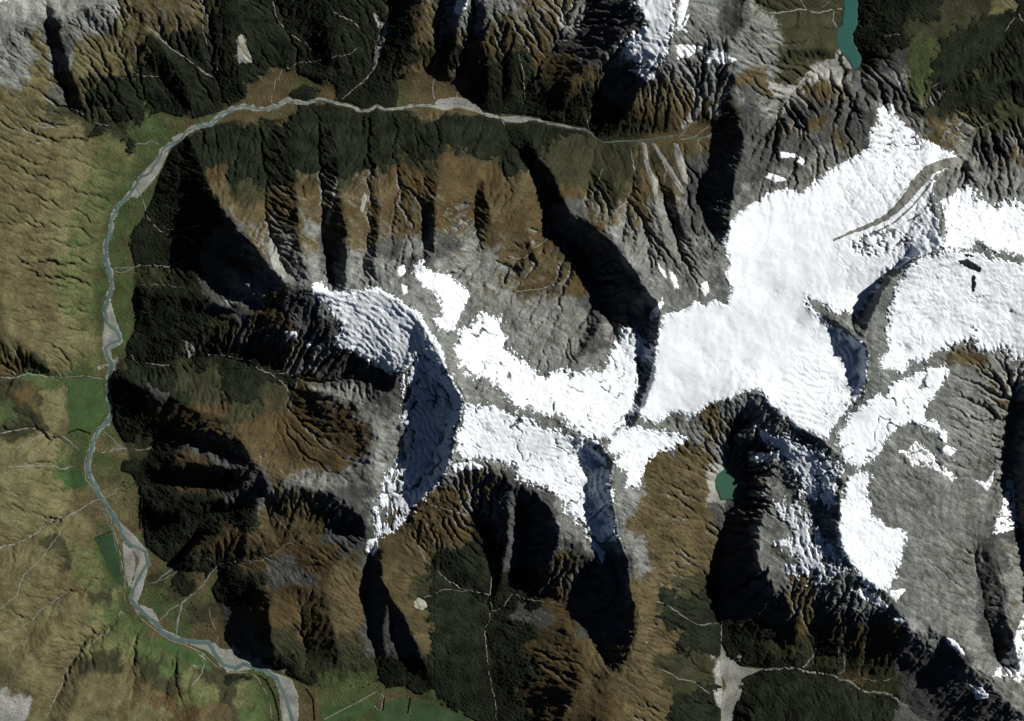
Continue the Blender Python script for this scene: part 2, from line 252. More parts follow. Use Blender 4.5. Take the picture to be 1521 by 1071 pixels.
COVER_ROWS = """w120 r150 w175 t300 s325 f400 f575 s600 o620 t650 r775 t850 w870 k940 r1070 k1110 s1275 f1400 s1480 d1500 f1521
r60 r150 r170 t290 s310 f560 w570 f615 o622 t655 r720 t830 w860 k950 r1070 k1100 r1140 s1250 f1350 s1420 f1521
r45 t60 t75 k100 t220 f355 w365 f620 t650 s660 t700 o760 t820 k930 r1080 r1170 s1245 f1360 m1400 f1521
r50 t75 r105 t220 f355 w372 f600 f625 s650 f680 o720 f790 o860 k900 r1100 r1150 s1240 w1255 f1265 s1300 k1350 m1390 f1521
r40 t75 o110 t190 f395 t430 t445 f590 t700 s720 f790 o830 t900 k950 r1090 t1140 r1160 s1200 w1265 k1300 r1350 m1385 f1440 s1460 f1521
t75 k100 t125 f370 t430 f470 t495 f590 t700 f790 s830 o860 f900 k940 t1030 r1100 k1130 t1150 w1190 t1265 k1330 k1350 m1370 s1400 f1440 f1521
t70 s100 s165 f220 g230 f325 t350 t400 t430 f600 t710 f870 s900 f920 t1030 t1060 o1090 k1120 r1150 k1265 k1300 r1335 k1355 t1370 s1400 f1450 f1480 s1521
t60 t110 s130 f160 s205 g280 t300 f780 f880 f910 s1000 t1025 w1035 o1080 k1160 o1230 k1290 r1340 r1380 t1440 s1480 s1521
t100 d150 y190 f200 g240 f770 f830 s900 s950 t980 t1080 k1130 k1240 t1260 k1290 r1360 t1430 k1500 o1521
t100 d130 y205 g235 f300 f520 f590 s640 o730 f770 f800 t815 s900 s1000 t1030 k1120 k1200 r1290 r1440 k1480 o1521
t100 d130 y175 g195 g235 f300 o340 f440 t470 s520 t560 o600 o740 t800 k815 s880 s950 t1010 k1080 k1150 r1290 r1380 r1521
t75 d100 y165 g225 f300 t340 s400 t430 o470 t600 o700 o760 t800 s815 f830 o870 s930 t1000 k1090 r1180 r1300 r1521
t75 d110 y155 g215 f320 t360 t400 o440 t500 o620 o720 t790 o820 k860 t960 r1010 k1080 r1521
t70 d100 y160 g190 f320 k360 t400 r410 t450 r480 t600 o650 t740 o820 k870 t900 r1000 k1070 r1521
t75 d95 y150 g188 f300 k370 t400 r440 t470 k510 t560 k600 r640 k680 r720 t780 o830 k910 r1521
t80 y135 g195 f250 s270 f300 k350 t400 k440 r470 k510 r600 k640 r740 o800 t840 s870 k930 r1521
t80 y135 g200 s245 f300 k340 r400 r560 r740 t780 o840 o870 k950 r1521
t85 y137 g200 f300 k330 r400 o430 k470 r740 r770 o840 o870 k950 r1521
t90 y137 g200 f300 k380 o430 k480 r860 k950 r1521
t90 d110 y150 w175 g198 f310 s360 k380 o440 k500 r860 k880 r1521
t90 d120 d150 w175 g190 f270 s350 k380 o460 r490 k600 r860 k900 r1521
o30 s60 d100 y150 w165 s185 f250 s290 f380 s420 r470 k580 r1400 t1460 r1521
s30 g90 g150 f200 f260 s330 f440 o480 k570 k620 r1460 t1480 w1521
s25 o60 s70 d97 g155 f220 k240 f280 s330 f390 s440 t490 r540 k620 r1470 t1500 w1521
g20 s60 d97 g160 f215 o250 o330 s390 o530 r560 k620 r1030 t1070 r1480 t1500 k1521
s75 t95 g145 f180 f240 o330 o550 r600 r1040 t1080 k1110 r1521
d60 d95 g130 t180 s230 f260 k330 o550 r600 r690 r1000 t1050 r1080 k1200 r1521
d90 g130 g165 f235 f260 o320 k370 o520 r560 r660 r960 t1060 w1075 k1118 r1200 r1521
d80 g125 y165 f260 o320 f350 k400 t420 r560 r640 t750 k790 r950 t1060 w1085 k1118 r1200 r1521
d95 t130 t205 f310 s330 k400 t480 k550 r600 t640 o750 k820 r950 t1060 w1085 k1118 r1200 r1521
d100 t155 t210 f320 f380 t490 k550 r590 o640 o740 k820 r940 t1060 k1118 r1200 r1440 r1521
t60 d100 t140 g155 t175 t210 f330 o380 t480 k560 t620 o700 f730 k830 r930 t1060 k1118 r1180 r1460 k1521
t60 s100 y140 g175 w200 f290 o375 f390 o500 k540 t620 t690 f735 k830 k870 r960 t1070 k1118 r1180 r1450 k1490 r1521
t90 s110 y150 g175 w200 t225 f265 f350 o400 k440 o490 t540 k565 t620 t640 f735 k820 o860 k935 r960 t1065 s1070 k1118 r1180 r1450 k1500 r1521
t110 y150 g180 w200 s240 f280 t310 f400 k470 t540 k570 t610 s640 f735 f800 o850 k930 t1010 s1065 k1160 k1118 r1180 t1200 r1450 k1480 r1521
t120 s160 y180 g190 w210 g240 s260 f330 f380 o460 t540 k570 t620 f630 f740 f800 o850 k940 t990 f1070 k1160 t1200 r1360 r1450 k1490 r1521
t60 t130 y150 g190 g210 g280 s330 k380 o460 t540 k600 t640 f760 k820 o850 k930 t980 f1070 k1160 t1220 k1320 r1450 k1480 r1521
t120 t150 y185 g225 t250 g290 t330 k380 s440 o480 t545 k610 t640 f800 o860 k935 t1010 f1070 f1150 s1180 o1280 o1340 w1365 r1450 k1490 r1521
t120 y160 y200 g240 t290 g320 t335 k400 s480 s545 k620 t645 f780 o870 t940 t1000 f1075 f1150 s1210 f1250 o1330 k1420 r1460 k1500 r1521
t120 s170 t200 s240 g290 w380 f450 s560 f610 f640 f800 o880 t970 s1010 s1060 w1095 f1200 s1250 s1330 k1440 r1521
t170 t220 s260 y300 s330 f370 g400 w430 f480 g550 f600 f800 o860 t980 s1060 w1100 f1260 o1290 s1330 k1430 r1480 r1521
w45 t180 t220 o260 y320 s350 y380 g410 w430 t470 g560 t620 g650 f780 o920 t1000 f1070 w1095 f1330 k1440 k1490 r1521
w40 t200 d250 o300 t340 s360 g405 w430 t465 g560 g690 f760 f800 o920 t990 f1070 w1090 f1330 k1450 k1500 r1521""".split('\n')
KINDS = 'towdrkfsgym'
# ground cover base colours (linear); 'k' is dark rock plus shade painted on shadowed slopes
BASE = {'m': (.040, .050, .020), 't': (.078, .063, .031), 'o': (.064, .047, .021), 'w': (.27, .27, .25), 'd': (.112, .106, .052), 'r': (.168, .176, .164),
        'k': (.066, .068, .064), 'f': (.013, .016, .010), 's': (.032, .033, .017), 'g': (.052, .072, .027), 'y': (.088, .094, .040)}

GRAVEL = {
 'river bar': ["157 447 163 450 172 480 180 500 177 512 163 520 165 538 158 536 152 525 150 500 152 488 155 470",
   "203 266 215 250 232 232 240 230 252 218 238 248 228 265 212 283 202 294 192 290 198 278",
   "640 158 650 147 675 143 700 146 710 155 717 168 700 164 680 159 660 163", "745 173 765 171 790 174 782 181 760 181 747 178",
   "165 765 178 778 197 795 218 820 217 850 209 880 198 905 190 895 196 862 205 832 191 812 181 795",
   "180 806 192 815 199 828 198 850 190 876 183 850 181 825", "205 899 225 906 235 925 225 928 212 915",
   "278 958 300 958 318 956 325 965 342 966 344 956 356 972 380 986 405 993 400 999 380 995 350 999 336 999 320 981 305 968",
   "404 1000 432 1010 442 1035 442 1075 418 1075 414 1040 411 1015", "252 205 266 197 280 196 270 207 258 214"],
 'valley outwash': ["1071 955 1082 975 1100 991 1122 994 1128 999 1108 1006 1096 1020 1092 1040 1092 1090 1072 1090 1072 1040 1080 1020 1070 1000"],
 'lake fan': ["1248 74 1262 84 1266 101 1240 99 1222 103 1195 117 1198 107 1225 97 1228 87 1247 87", "1194 114 1200 120 1175 150 1156 184 1152 176 1166 150"],
 'tarn shore': ["1047 704 1056 694 1068 700 1061 715 1069 738 1068 746 1058 738 1051 720"],
 'head scree': ["853 -12 872 -12 868 20 860 45 851 58 828 65 841 54 850 30", "1052 160 1068 153 1073 170 1062 180 1051 174", "1028 128 1040 128 1043 160 1034 176 1018 176 1030 162",
   "953 210 960 212 966 250 978 270 976 300 968 275 958 245", "1000 212 1008 215 1020 250 1022 275 1014 270 1004 240", "401 352 408 350 417 380 426 408 420 420 408 400 400 375", "498 262 502 268 497 300 488 335 483 332 492 300", "541 285 546 292 540 318 536 312", "968 212 974 214 995 245 1018 285 1014 290 988 250"],
 'slip scar': ["353 56 359 50 365 65 373 85 375 93 366 92 357 78", "615 893 622 887 632 893 635 901 628 906 617 903", "270 504 280 508 295 525 285 527 278 535 274 518", "560 60 570 45 572 60 560 95 552 108 556 85"],
}
STREAMS = [  # width, course
 (2.2, "153 564 125 558 112 559 90 561 65 559 40 555 24 560 15 562 0 560"), (1.6, "24 560 15 548 8 541 0 540"),
 (2.0, "131 671 118 669 108 663 100 655 92 648 85 653 70 645 60 640 45 635 20 640 0 643"), (3.5, "62 645 45 655 30 662 18 673"),
 (3.0, "148 742 135 746 118 757 100 766 80 770 58 787 40 800 20 808 -10 815"), (1.6, "140 752 152 758 158 764"), (1.8, "110 693 90 697 75 692 40 692 10 694"),
 (2.2, "186 896 178 905 175 918 165 930 158 940 140 952 128 963 118 978 105 985"), (1.8, "105 985 98 1005 85 1030 78 1050"), (1.6, "100 880 75 895 55 910 48 922 30 932 0 940"),
 (1.8, "90 790 60 830 35 855 25 885 0 905"), (2.0, "300 977 302 990 296 1005 285 1018 275 1025"),
 (3.0, "162 668 180 667 205 669 218 668 230 660 250 652"), (3.0, "152 641 165 652 172 662 180 666"), (3.5, "145 673 160 670 175 668"),
 (2.5, "152 740 165 735 175 722"), (2.6, "325 838 312 852 300 870 288 882 276 890 265 898 250 908 235 924"), (4.0, "276 890 268 900 262 925 260 946"), (1.8, "325 838 345 838 350 832 385 834 400 828 422 811 450 797"),
 (2.4, "270 838 255 845 240 857 228 868"), (1.6, "270 838 262 850 245 860 215 870"), (2.0, "308 905 315 930 322 945 321 955"),
 (2.2, "201 276 208 290 213 305 215 318 225 333 240 345 255 351 270 349 285 358 292 365"), (1.6, "235 333 250 340 270 342 290 336 300 335"),
 (2.0, "190 400 205 394 225 393 248 396 265 388 280 384 290 386"), (1.4, "165 398 180 397 195 399 180 405 165 404"), (1.2, "205 423 230 422 270 427"),
 (2.0, "186 520 195 530 200 539 230 541 255 543"), (1.8, "295 527 330 527 350 532 375 537 382 548 397 553 410 556 432 553"), (1.5, "398 553 420 568 430 585 425 600"), (1.4, "432 555 442 562 438 580 428 612"),
 (2.0, "237 216 225 207 215 212 200 214"), (2.0, "162 185 145 184 135 180 125 170 118 166 108 162 96 155 80 154 68 145"), (1.6, "95 138 80 130 73 118 74 100 75 55"), (1.6, "120 187 90 185 70 190 40 186"),
 (1.6, "242 113 225 113 205 112 195 102 188 85 172 60 155 48 138 42"), (1.8, "315 114 300 105 275 85 255 73 235 55 205 28 185 23"), (1.4, "250 68 240 50 225 30 210 10"), (1.6, "325 110 310 75 302 45 300 0"),
 (2.2, "405 157 402 148 404 138 408 118 415 113 418 103 423 99 432 101"), (2.2, "435 97 445 91 463 92"), (1.6, "463 76 455 65 430 50 412 30 405 0"), (1.2, "463 91 490 85 520 80 532 70"),
 (3.0, "507 147 515 140 532 125 545 115 553 104 557 85 558 70 566 50"), (2.2, "495 18 520 30 535 43"), (1.6, "572 45 578 25 585 5"),
 (2.6, "647 153 643 140 642 125 645 110 644 98"), (2.2, "644 98 652 75 656 55 655 35 652 20"), (2.0, "676 148 680 135 672 122 668 115 680 100 692 75 700 50"), (3.0, "660 35 672 27 682 20"),
 (2.0, "749 185 745 175 742 172"), (1.8, "820 70 830 62 836 50 840 30 838 10 845 0"), (1.6, "875 192 873 180 882 165 888 150"), (1.4, "770 80 778 110 780 150"),
 (2.4, "1008 205 1018 195 1022 180"), (2.2, "1010 207 1030 205 1045 192 1062 185 1068 175"), (3.0, "1035 208 1055 200 1075 197"), (3.0, "970 212 985 240 1005 270 1018 285"), (3.4, "955 212 958 235 968 265 973 310 965 330"),
 (2.0, "935 212 940 240 945 265 942 285 930 300 910 318"), (1.4, "895 250 888 270 880 290 865 300"), (2.6, "990 245 985 275 975 300 970 320"), (2.2, "1035 207 1045 230"), (1.4, "560 248 565 270 545 300"),
 (1.8, "784 252 795 262 802 280 812 300 816 325"), (2.4, "817 330 812 355 795 368 780 383 768 385 755 380"), (2.0, "820 330 835 340 838 370 850 383 865 392 872 410 875 430"), (2.2, "850 405 835 420 800 430 765 433"), (1.4, "780 462 820 460 860 455"),
 (4.2, "1110 998 1123 996 1140 995 1180 993 1200 998 1235 1003 1250 1010 1265 1013 1280 1027 1290 1028 1320 1030 1340 1045 1352 1052"), (2.0, "1265 1011 1280 1008 1300 1012 1320 1010 1335 1003"),
 (3.5, "1192 994 1200 985 1211 970 1213 950 1212 935"), (1.8, "1238 1000 1245 985 1246 960"), (2.2, "1245 1002 1255 995 1255 980 1250 965"),
 (1.8, "1068 902 1072 920 1072 955"), (2.0, "1070 927 1050 928 1035 928 1020 918 1000 905 985 895 972 892"), (1.8, "1055 1032 1040 1020 1030 1012 1010 1010 995 1000 975 992"), (1.3, "1050 840 1030 837 1000 835 960 845"),
 (1.6, "737 1071 736 1045 728 1010 724 985 722 960 720 940 727 920 730 905 728 880 731 850 735 825 742 800 735 785"), (2.0, "737 800 745 790 738 780 720 772 700 765 680 762 660 755 640 750"), (1.8, "728 885 710 879 690 877 665 862 650 848 635 835 625 820 620 805"), (1.4, "728 908 745 905 755 890 762 882"),
 (1.6, "762 882 780 890 800 892 825 895 845 905 855 918"), (1.3, "695 880 660 875 630 888"),
 (2.4, "1140 20 1165 18 1190 12 1215 18 1235 14 1252 11"), (1.6, "1240 14 1238 28 1245 40"), (1.8, "1200 14 1192 4 1188 -10"), (1.6, "1121 10 1145 20"), (1.2, "1220 12 1235 0"),
 (2.2, "1440 190 1455 190 1475 182 1488 173"), (2.0, "1490 -8 1500 5 1512 15 1521 30 1535 45"), (1.4, "1383 130 1395 122"), (1.8, "1510 25 1500 35 1496 45"),
 (1.6, "1340 50 1320 52 1315 53"), (1.4, "1510 1 1480 -10"), (2.6, "555 1050 563 1060 570 1040 565 1030"), (1.2, "385 735 400 745 410 770 430 790"), (1.2, "150 760 165 790 172 820 178 850"),
]
TRACKS = ["163 780 171 800 176 820 180 845 184 862 182 880 184 893 195 900 205 918 220 930 235 942 250 952 275 960 300 972 318 990 335 1000 372 1000 382 1010 395 1032 400 1045 402 1071",
          "160 760 165 785", "128 672 123 690 125 712 138 728 145 742", "560 1028 530 1045 500 1060 480 1071"]
HEDGES = [("100 643 115 637 133 644", 'dark tree in the low bent shelter belt across the green paddock west of the river'),
          ("140 800 150 795 166 790", 'dark tree in the straight shelter belt along the top of the deep green field'),
          ("384 1004 395 1012 405 1030 412 1055 414 1071", 'dark tree in the riverside row on the west bank at the bottom of the valley'),
          ("455 1025 465 1040 467 1071", 'dark tree in the long curved row east of the lowest gravel bars'),
          ("571 1038 569 1056", 'dark tree in the short row beside the gravel creek bed of the south fields'),
          ("610 1038 606 1060", 'dark tree in the thin row dividing two south green fields'),
          ("209 722 210 745 208 765 207 785", 'dark tree in the broken row at the foot of the bush on the west face')]
FIELDS = [("138 800 167 793 172 815 178 850 181 874 172 866 160 848 150 825", (.022, .048, .020), 'deep green'),
          ("99 562 148 562 154 600 155 612 138 640 132 640 116 634 101 640 100 600", (.040, .072, .024), 'bright green'),
          ("85 703 118 697 124 722 108 727 96 720", (.027, .055, .018), 'dark green'),
          ("239 952 262 958 300 978 315 990 312 998 290 990 250 972 238 958", (.036, .066, .022), 'riverside green'),
          ("477 1056 545 1044 556 1050 540 1060 500 1071 480 1078 475 1078", (.034, .064, .022), 'south green'),
          ("572 1046 600 1035 607 1042 604 1080 560 1080 560 1058", (.035, .060, .024), 'mid green'),
          ("612 1040 640 1047 655 1052 650 1080 607 1080", (.026, .050, .020), 'dull green'),
          ("664 1050 690 1064 708 1080 652 1080 656 1060", (.030, .056, .021), 'eastern green')]

# ---------------------------------------------------------------- numeric helpers
def fbl(sd, wl, seed, octv=4, gain=.5):
    """the same noise, worked out only near a shape"""
    m = sd > -18; out = np.zeros(sd.shape); out[m] = fbm(X[m], Y[m], wl, seed, octv, gain); return out
def hashi(ix, iy, seed):
    n = ix.astype(np.int32).view(np.uint32) * np.uint32(374761393) + iy.astype(np.int32).view(np.uint32) * np.uint32(668265263) + np.uint32((seed * 2246822519) & 0xffffffff)
    n ^= n >> np.uint32(13); n *= np.uint32(1274126177); n ^= n >> np.uint32(16); n *= np.uint32(2654435761); n ^= n >> np.uint32(15)
    return n
def hash2(ix, iy, seed): return (hashi(np.asarray(ix), np.asarray(iy), seed) & np.uint32(0xffff)).astype(np.float32) / np.float32(65535)
GC = np.cos(np.arange(256) * 2 * np.pi / 256).astype(np.float32); GS = np.sin(np.arange(256) * 2 * np.pi / 256).astype(np.float32)
def vnoise(x, y, seed):
    ix = np.floor(x); iy = np.floor(y); fx = (x - ix).astype(np.float32); fy = (y - iy).astype(np.float32)
    ux = fx * fx * fx * (fx * (fx * 6 - 15) + 10); uy = fy * fy * fy * (fy * (fy * 6 - 15) + 10)
    def g(a, b, dx, dy):
        t = hashi(a, b, seed) & np.uint32(255)
        return GC[t] * dx + GS[t] * dy
    a = g(ix, iy, fx, fy); b = g(ix + 1, iy, fx - 1, fy); c = g(ix, iy + 1, fx, fy - 1); d = g(ix + 1, iy + 1, fx - 1, fy - 1)
    return ((a + (b - a) * ux) * (1 - uy) + (c + (d - c) * ux) * uy) * 1.5
def fbm(x, y, wl, seed, octv=4, gain=.5, rid=False):
    s = 0; a = 1.0; t = 0
    for k in range(octv):
        n = vnoise(x / wl + 17.3 * k, y / wl - 9.1 * k, seed + k)
        if rid: n = 1 - 2 * np.abs(n)
        s = s + n * a; t += a; a *= gain; wl *= .5
    return s / t
def smooth(v, a, b):
    t = np.clip((v - a) / (b - a), 0, 1); return t * t * (3 - 2 * t)
def blur(a, n):
    for _ in range(n):
        a = (np.concatenate([a[:1], a[:-1]], 0) + 2 * a + np.concatenate([a[1:], a[-1:]], 0)) * .25
        a = (np.concatenate([a[:, :1], a[:, :-1]], 1) + 2 * a + np.concatenate([a[:, 1:], a[:, -1:]], 1)) * .25
    return a
def seg_dist(x, y, pts, vals=None):
    """distance to a polyline, and the value carried along it"""
    best = np.full(x.shape, 1e9); val = np.zeros(x.shape) if vals is not None else None
    for i in range(len(pts) - 1):
        ax, ay = pts[i][:2]; bx, by = pts[i + 1][:2]; dx, dy = bx - ax, by - ay
        t = np.clip(((x - ax) * dx + (y - ay) * dy) / (dx * dx + dy * dy + 1e-9), 0, 1)
        d = np.hypot(x - ax - t * dx, y - ay - t * dy)
        m = d < best
        best = np.where(m, d, best)
        if vals is not None: val = np.where(m, vals[i] + t * (vals[i + 1] - vals[i]), val)
    return (best, val) if vals is not None else best
def inside(x, y, pts):
    r = np.zeros(x.shape, bool); n = len(pts)
    for i in range(n):
        ax, ay = pts[i]; bx, by = pts[(i + 1) % n]
        if ay == by: continue
        r ^= ((ay > y) != (by > y)) & (x < (bx - ax) * (y - ay) / (by - ay) + ax)
    return r
def poly_sd(x, y, pts, pad=26):
    """signed distance (positive inside) on the grid, exact near the polygon, -99 far away"""
    out = np.full(x.shape, -99.0)
    x0, y0 = pts.min(0) - pad; x1, y1 = pts.max(0) + pad
    c0, c1 = np.searchsorted(x[0], [x0, x1]); r0, r1 = np.searchsorted(y[:, 0], [y0, y1])
    if c1 - c0 < 2 or r1 - r0 < 2: return out
    xs = x[r0:r1, c0:c1]; ys = y[r0:r1, c0:c1]
    d = seg_dist(xs, ys, np.vstack([pts, pts[:1]]))
    out[r0:r1, c0:c1] = np.where(inside(xs, ys, pts), d, -d)
    return out
def line_sd(x, y, pts, half, pad=14):
    out = np.full(x.shape, -99.0)
    x0, y0 = pts[:, :2].min(0) - pad; x1, y1 = pts[:, :2].max(0) + pad
    c0, c1 = np.searchsorted(x[0], [x0, x1]); r0, r1 = np.searchsorted(y[:, 0], [y0, y1])
    if c1 - c0 < 2 or r1 - r0 < 2: return out
    xs = x[r0:r1, c0:c1]; ys = y[r0:r1, c0:c1]
    if np.isscalar(half): out[r0:r1, c0:c1] = half - seg_dist(xs, ys, pts)
    else:
        d, w = seg_dist(xs, ys, pts, half); out[r0:r1, c0:c1] = w - d
    return out
def resamp(a, x, y, x0, y0, step):
    """bicubic (Catmull-Rom) lookup of a regular grid"""
    fx = np.clip((x - x0) / step, 1, a.shape[1] - 2.001); fy = np.clip((y - y0) / step, 1, a.shape[0] - 2.001)
    ix = fx.astype(int); iy = fy.astype(int); tx = fx - ix; ty = fy - iy
    def w(t): return (-.5*t+t*t-.5*t**3, 1-2.5*t*t+1.5*t**3, .5*t+2*t*t-1.5*t**3, -.5*t*t+.5*t**3)
    wx = w(tx); wy = w(ty); out = 0
    for j in range(4):
        jj = np.clip(iy + j - 1, 0, a.shape[0] - 1); row = 0
        for i in range(4):
            row = row + a[jj, np.clip(ix + i - 1, 0, a.shape[1] - 1)] * wx[i]
        out = out + row * wy[j]
    return out

# ---------------------------------------------------------------- base relief: membrane through the surveyed lines
BX0, BY0, BX1, BY1, ST = -640, -640, 2160, 1720, 3.0
def densify(l, s=1.0):
    out = []
    for i in range(len(l) - 1):
        n = max(1, int(math.hypot(*(l[i + 1][:2] - l[i][:2])) / s))
        for k in range(n): out.append(l[i] + (l[i + 1] - l[i]) * (k / n))
    out.append(l[-1]); return np.array(out)
lines = [densify(L(s)) for s in CREST + DRAIN] + [densify(RIVER)]
spots = L(SPOT)
flat_pts = []
for f in FLAT:
    gx, gy = np.meshgrid(np.arange(f[:, 0].min(), f[:, 0].max(), 3.0), np.arange(f[:, 1].min(), f[:, 1].max(), 3.0))
    m = inside(gx, gy, f); gx = gx[m]; gy = gy[m]
    if f[:, 0].min() > 1060:
        d, v = seg_dist(gx, gy, P("1060 900 1072 980 1085 1060 1085 1200"), [700, 580, 480, 430])
        d = d * 0
    else: d, v = seg_dist(gx, gy, RIVER[:, :2], RIVER[:, 2])
    flat_pts.append(np.stack([gx, gy, v + d * .35], 1))
for k, (p, lv) in LAKES.items():
    gx, gy = np.meshgrid(np.arange(p[:, 0].min(), p[:, 0].max(), 1.5), np.arange(p[:, 1].min(), p[:, 1].max(), 1.5))
    m = inside(gx, gy, p); flat_pts.append(np.stack([gx[m], gy[m], np.full(m.sum(), lv - 25.0)], 1))
hard = np.vstack(lines + [spots] + flat_pts)
def solve():
    H = None
    for s in (48., 24., 12., 6., 3.):
        nx = int((BX1 - BX0) / s) + 1; ny = int((BY1 - BY0) / s) + 1
        ix = np.clip(np.rint((hard[:, 0] - BX0) / s).astype(int), 0, nx - 1); iy = np.clip(np.rint((hard[:, 1] - BY0) / s).astype(int), 0, ny - 1)
        cs = np.zeros((ny, nx)); cn = np.zeros((ny, nx))
        np.add.at(cs, (iy, ix), hard[:, 2]); np.add.at(cn, (iy, ix), 1)
        # flats and lakes win over anything that crosses them
        fp = np.vstack(flat_pts); fx = np.clip(np.rint((fp[:, 0] - BX0) / s).astype(int), 0, nx - 1); fy = np.clip(np.rint((fp[:, 1] - BY0) / s).astype(int), 0, ny - 1)
        fs = np.zeros((ny, nx)); fn = np.zeros((ny, nx)); np.add.at(fs, (fy, fx), fp[:, 2]); np.add.at(fn, (fy, fx), 1)
        m = cn > 0; val = np.where(m, cs / np.maximum(cn, 1), 0)
        if s <= 12: val = np.where(fn > 0, fs / np.maximum(fn, 1), val)
        if H is None: H = np.full((ny, nx), val[m].mean())
        else:
            yy, xx = np.mgrid[0:ny, 0:nx]
            H = resamp(H, BX0 + xx * s, BY0 + yy * s, BX0, BY0, s * 2)
        H[m] = val[m]
        par = (np.add.outer(np.arange(ny), np.arange(nx)) & 1).astype(bool)
        w = 1.0 if s == 48 else 1.5
        for it in range({48.: 500, 24.: 200, 12.: 120, 6.: 90, 3.: 60}[s]):
            for c in (0, 1):
                Pd = np.pad(H, 1, mode='edge')
                a = (Pd[:-2, 1:-1] + Pd[2:, 1:-1] + Pd[1:-1, :-2] + Pd[1:-1, 2:]) * .25
                u = (par == bool(c)) & ~m
                H = np.where(u, H + (a - H) * w, H)
    return H
BASEH = blur(solve(), 1)

# ---------------------------------------------------------------- running water cuts the gullies
BL = blur(BASEH, 90)
by, bx = np.mgrid[0:BASEH.shape[0], 0:BASEH.shape[1]]; bx = BX0 + bx * ST; by = BY0 + by * ST
sf = smooth(145 - by, 0, 40) * smooth(bx, 130, 200) * smooth(930 - bx, 0, 60) * smooth(2300 - BASEH, 0, 600) * .62      # old rounded forest spurs
sf = np.maximum(sf, smooth(by, 150, 185) * smooth(330 - by, 0, 60) * smooth(bx, 400, 440) * smooth(770 - bx, 0, 30) * .45)
sf = np.maximum(sf, smooth(bx, 1290, 1350) * smooth(190 - by, 0, 40) * .3)
BASEH = BASEH + (BL - BASEH) * sf
def erode(h, keep, cell, n, K, D):
    """stream-power incision: every cell drains to its steepest neighbour and is cut down by the water it carries"""
    ny, nx = h.shape; ids = np.arange(ny * nx).reshape(ny, nx)
    nb = [(dy, dx) for dy in (-1, 0, 1) for dx in (-1, 0, 1) if dy or dx]
    for it in range(n):
        hp = np.pad(h, 1, mode='edge'); ip = np.pad(ids, 1, mode='edge')
        best = np.zeros_like(h); rec = ids.copy()
        for dy, dx in nb:
            d = cell * math.hypot(dy, dx)
            s_ = (h - hp[1 + dy:1 + dy + ny, 1 + dx:1 + dx + nx]) / d
            m = s_ > best; best = np.where(m, s_, best); rec = np.where(m, ip[1 + dy:1 + dy + ny, 1 + dx:1 + dx + nx], rec)
        r = rec.ravel(); root = r == ids.ravel()
        acc = np.ones(h.size); rk = r.copy(); live = ~root
        for k in range(11):
            acc = acc + np.bincount(rk[live], weights=acc[live], minlength=h.size)
            # a cell whose jump already ends in a sink stops contributing
            live = live & ~root[rk]; rk = rk[rk] if k < 10 else rk
        A = acc.reshape(h.shape); hr = h.ravel()[r].reshape(h.shape)
        cut = np.minimum(K * np.minimum(A, 4000) ** .5 * best * keep, (h - hr) * .7)
        h = h - cut
        lap = (hp[:-2, 1:-1] + hp[2:, 1:-1] + hp[1:-1, :-2] + hp[1:-1, 2:]) * .25 - hp[1:-1, 1:-1]
        h = h + D * lap
    return h
EX0, EY0, ES = -90, -90, 2.0
ex, ey = np.meshgrid(np.arange(EX0, 1611, ES), np.arange(EY0, 1161, ES))
e_ice = np.max(np.stack([poly_sd(ex, ey, P(s)) for s in ICE.values()]), 0)
e_flat = np.max(np.stack([poly_sd(ex, ey, f, 40) for f in FLAT] + [poly_sd(ex, ey, p, 30) for p, _ in LAKES.values()]), 0)
ewx = fbm(ex, ey, 60, 11, 5, .72) * 10; ewy = fbm(ex, ey, 60, 31, 5, .72) * 10; ef = 1 - smooth(e_flat, -8, 0)
EH0 = resamp(BASEH, ex + ewx * ef, ey + ewy * ef, BX0, BY0, ST)
egy, egx = np.gradient(EH0, ES * PX); esl = np.hypot(egx, egy)
EH = EH0 + (fbm(ex, ey, 12, 401, 4, .7) * 30 + (rng.random(ex.shape) - .5) * 10) * ef * smooth(esl, .05, .4)
calm = 1 - .35 * smooth(190 + 25 * vnoise(ex / 40, ey / 40, 5) - ex, -20, 40)
calm *= 1 - .65 * smooth(1 - np.abs(ex - 1000) / 90, 0, .5) * smooth(ey, 650, 700) * smooth(1100 - ey, 0, 150)
calm *= 1 - .6 * smooth(ex, 1290, 1330) * smooth(1490 - ex, 0, 40) * smooth(ey, 640, 690)
calm *= np.maximum(.45 + .55 * smooth(EH0, 900, 1250), smooth(190 - ex, -20, 40))
calm *= .45 + .55 * smooth(esl, .22, .6)
keep = calm * ef * (1 - .85 * smooth(e_ice, -3, 10)) * (.55 + .9 * smooth(fbm(ex, ey, 90, 402, 2), -.3, .3))
EH = erode(EH, keep, ES * PX, 58, .36, .03)
EDIFF = EH - EH0
edge = np.clip(np.minimum(np.minimum(ex - EX0, 1610 - ex), np.minimum(ey - EY0, 1160 - ey)) / 40, 0, 1)
EDIFF *= edge

# ---------------------------------------------------------------- fine grid: 24 m cells in the mapped area, wider beyond
def axis(a, b, far_a, far_b, step):
    core = list(np.arange(a, b + step, step)); s = step; lo = []; v = core[0]
    while v > far_a: s *= 1.12; v -= s; lo.append(v)
    s = step; hi = []; v = core[-1]
    while v < far_b: s *= 1.12; v += s; hi.append(v)
    return np.array(lo[::-1] + core + hi)
STEP = 1.5
AX = axis(-30, 1551, -560, 2080, STEP); AY = axis(-30, 1101, -560, 1640, STEP)
X, Y = np.meshgrid(AX, AY); NY, NX = X.shape
# natural wander of every line on the map
wx = fbm(X, Y, 60, 11, 5, .72) * 10; wy = fbm(X, Y, 60, 31, 5, .72) * 10

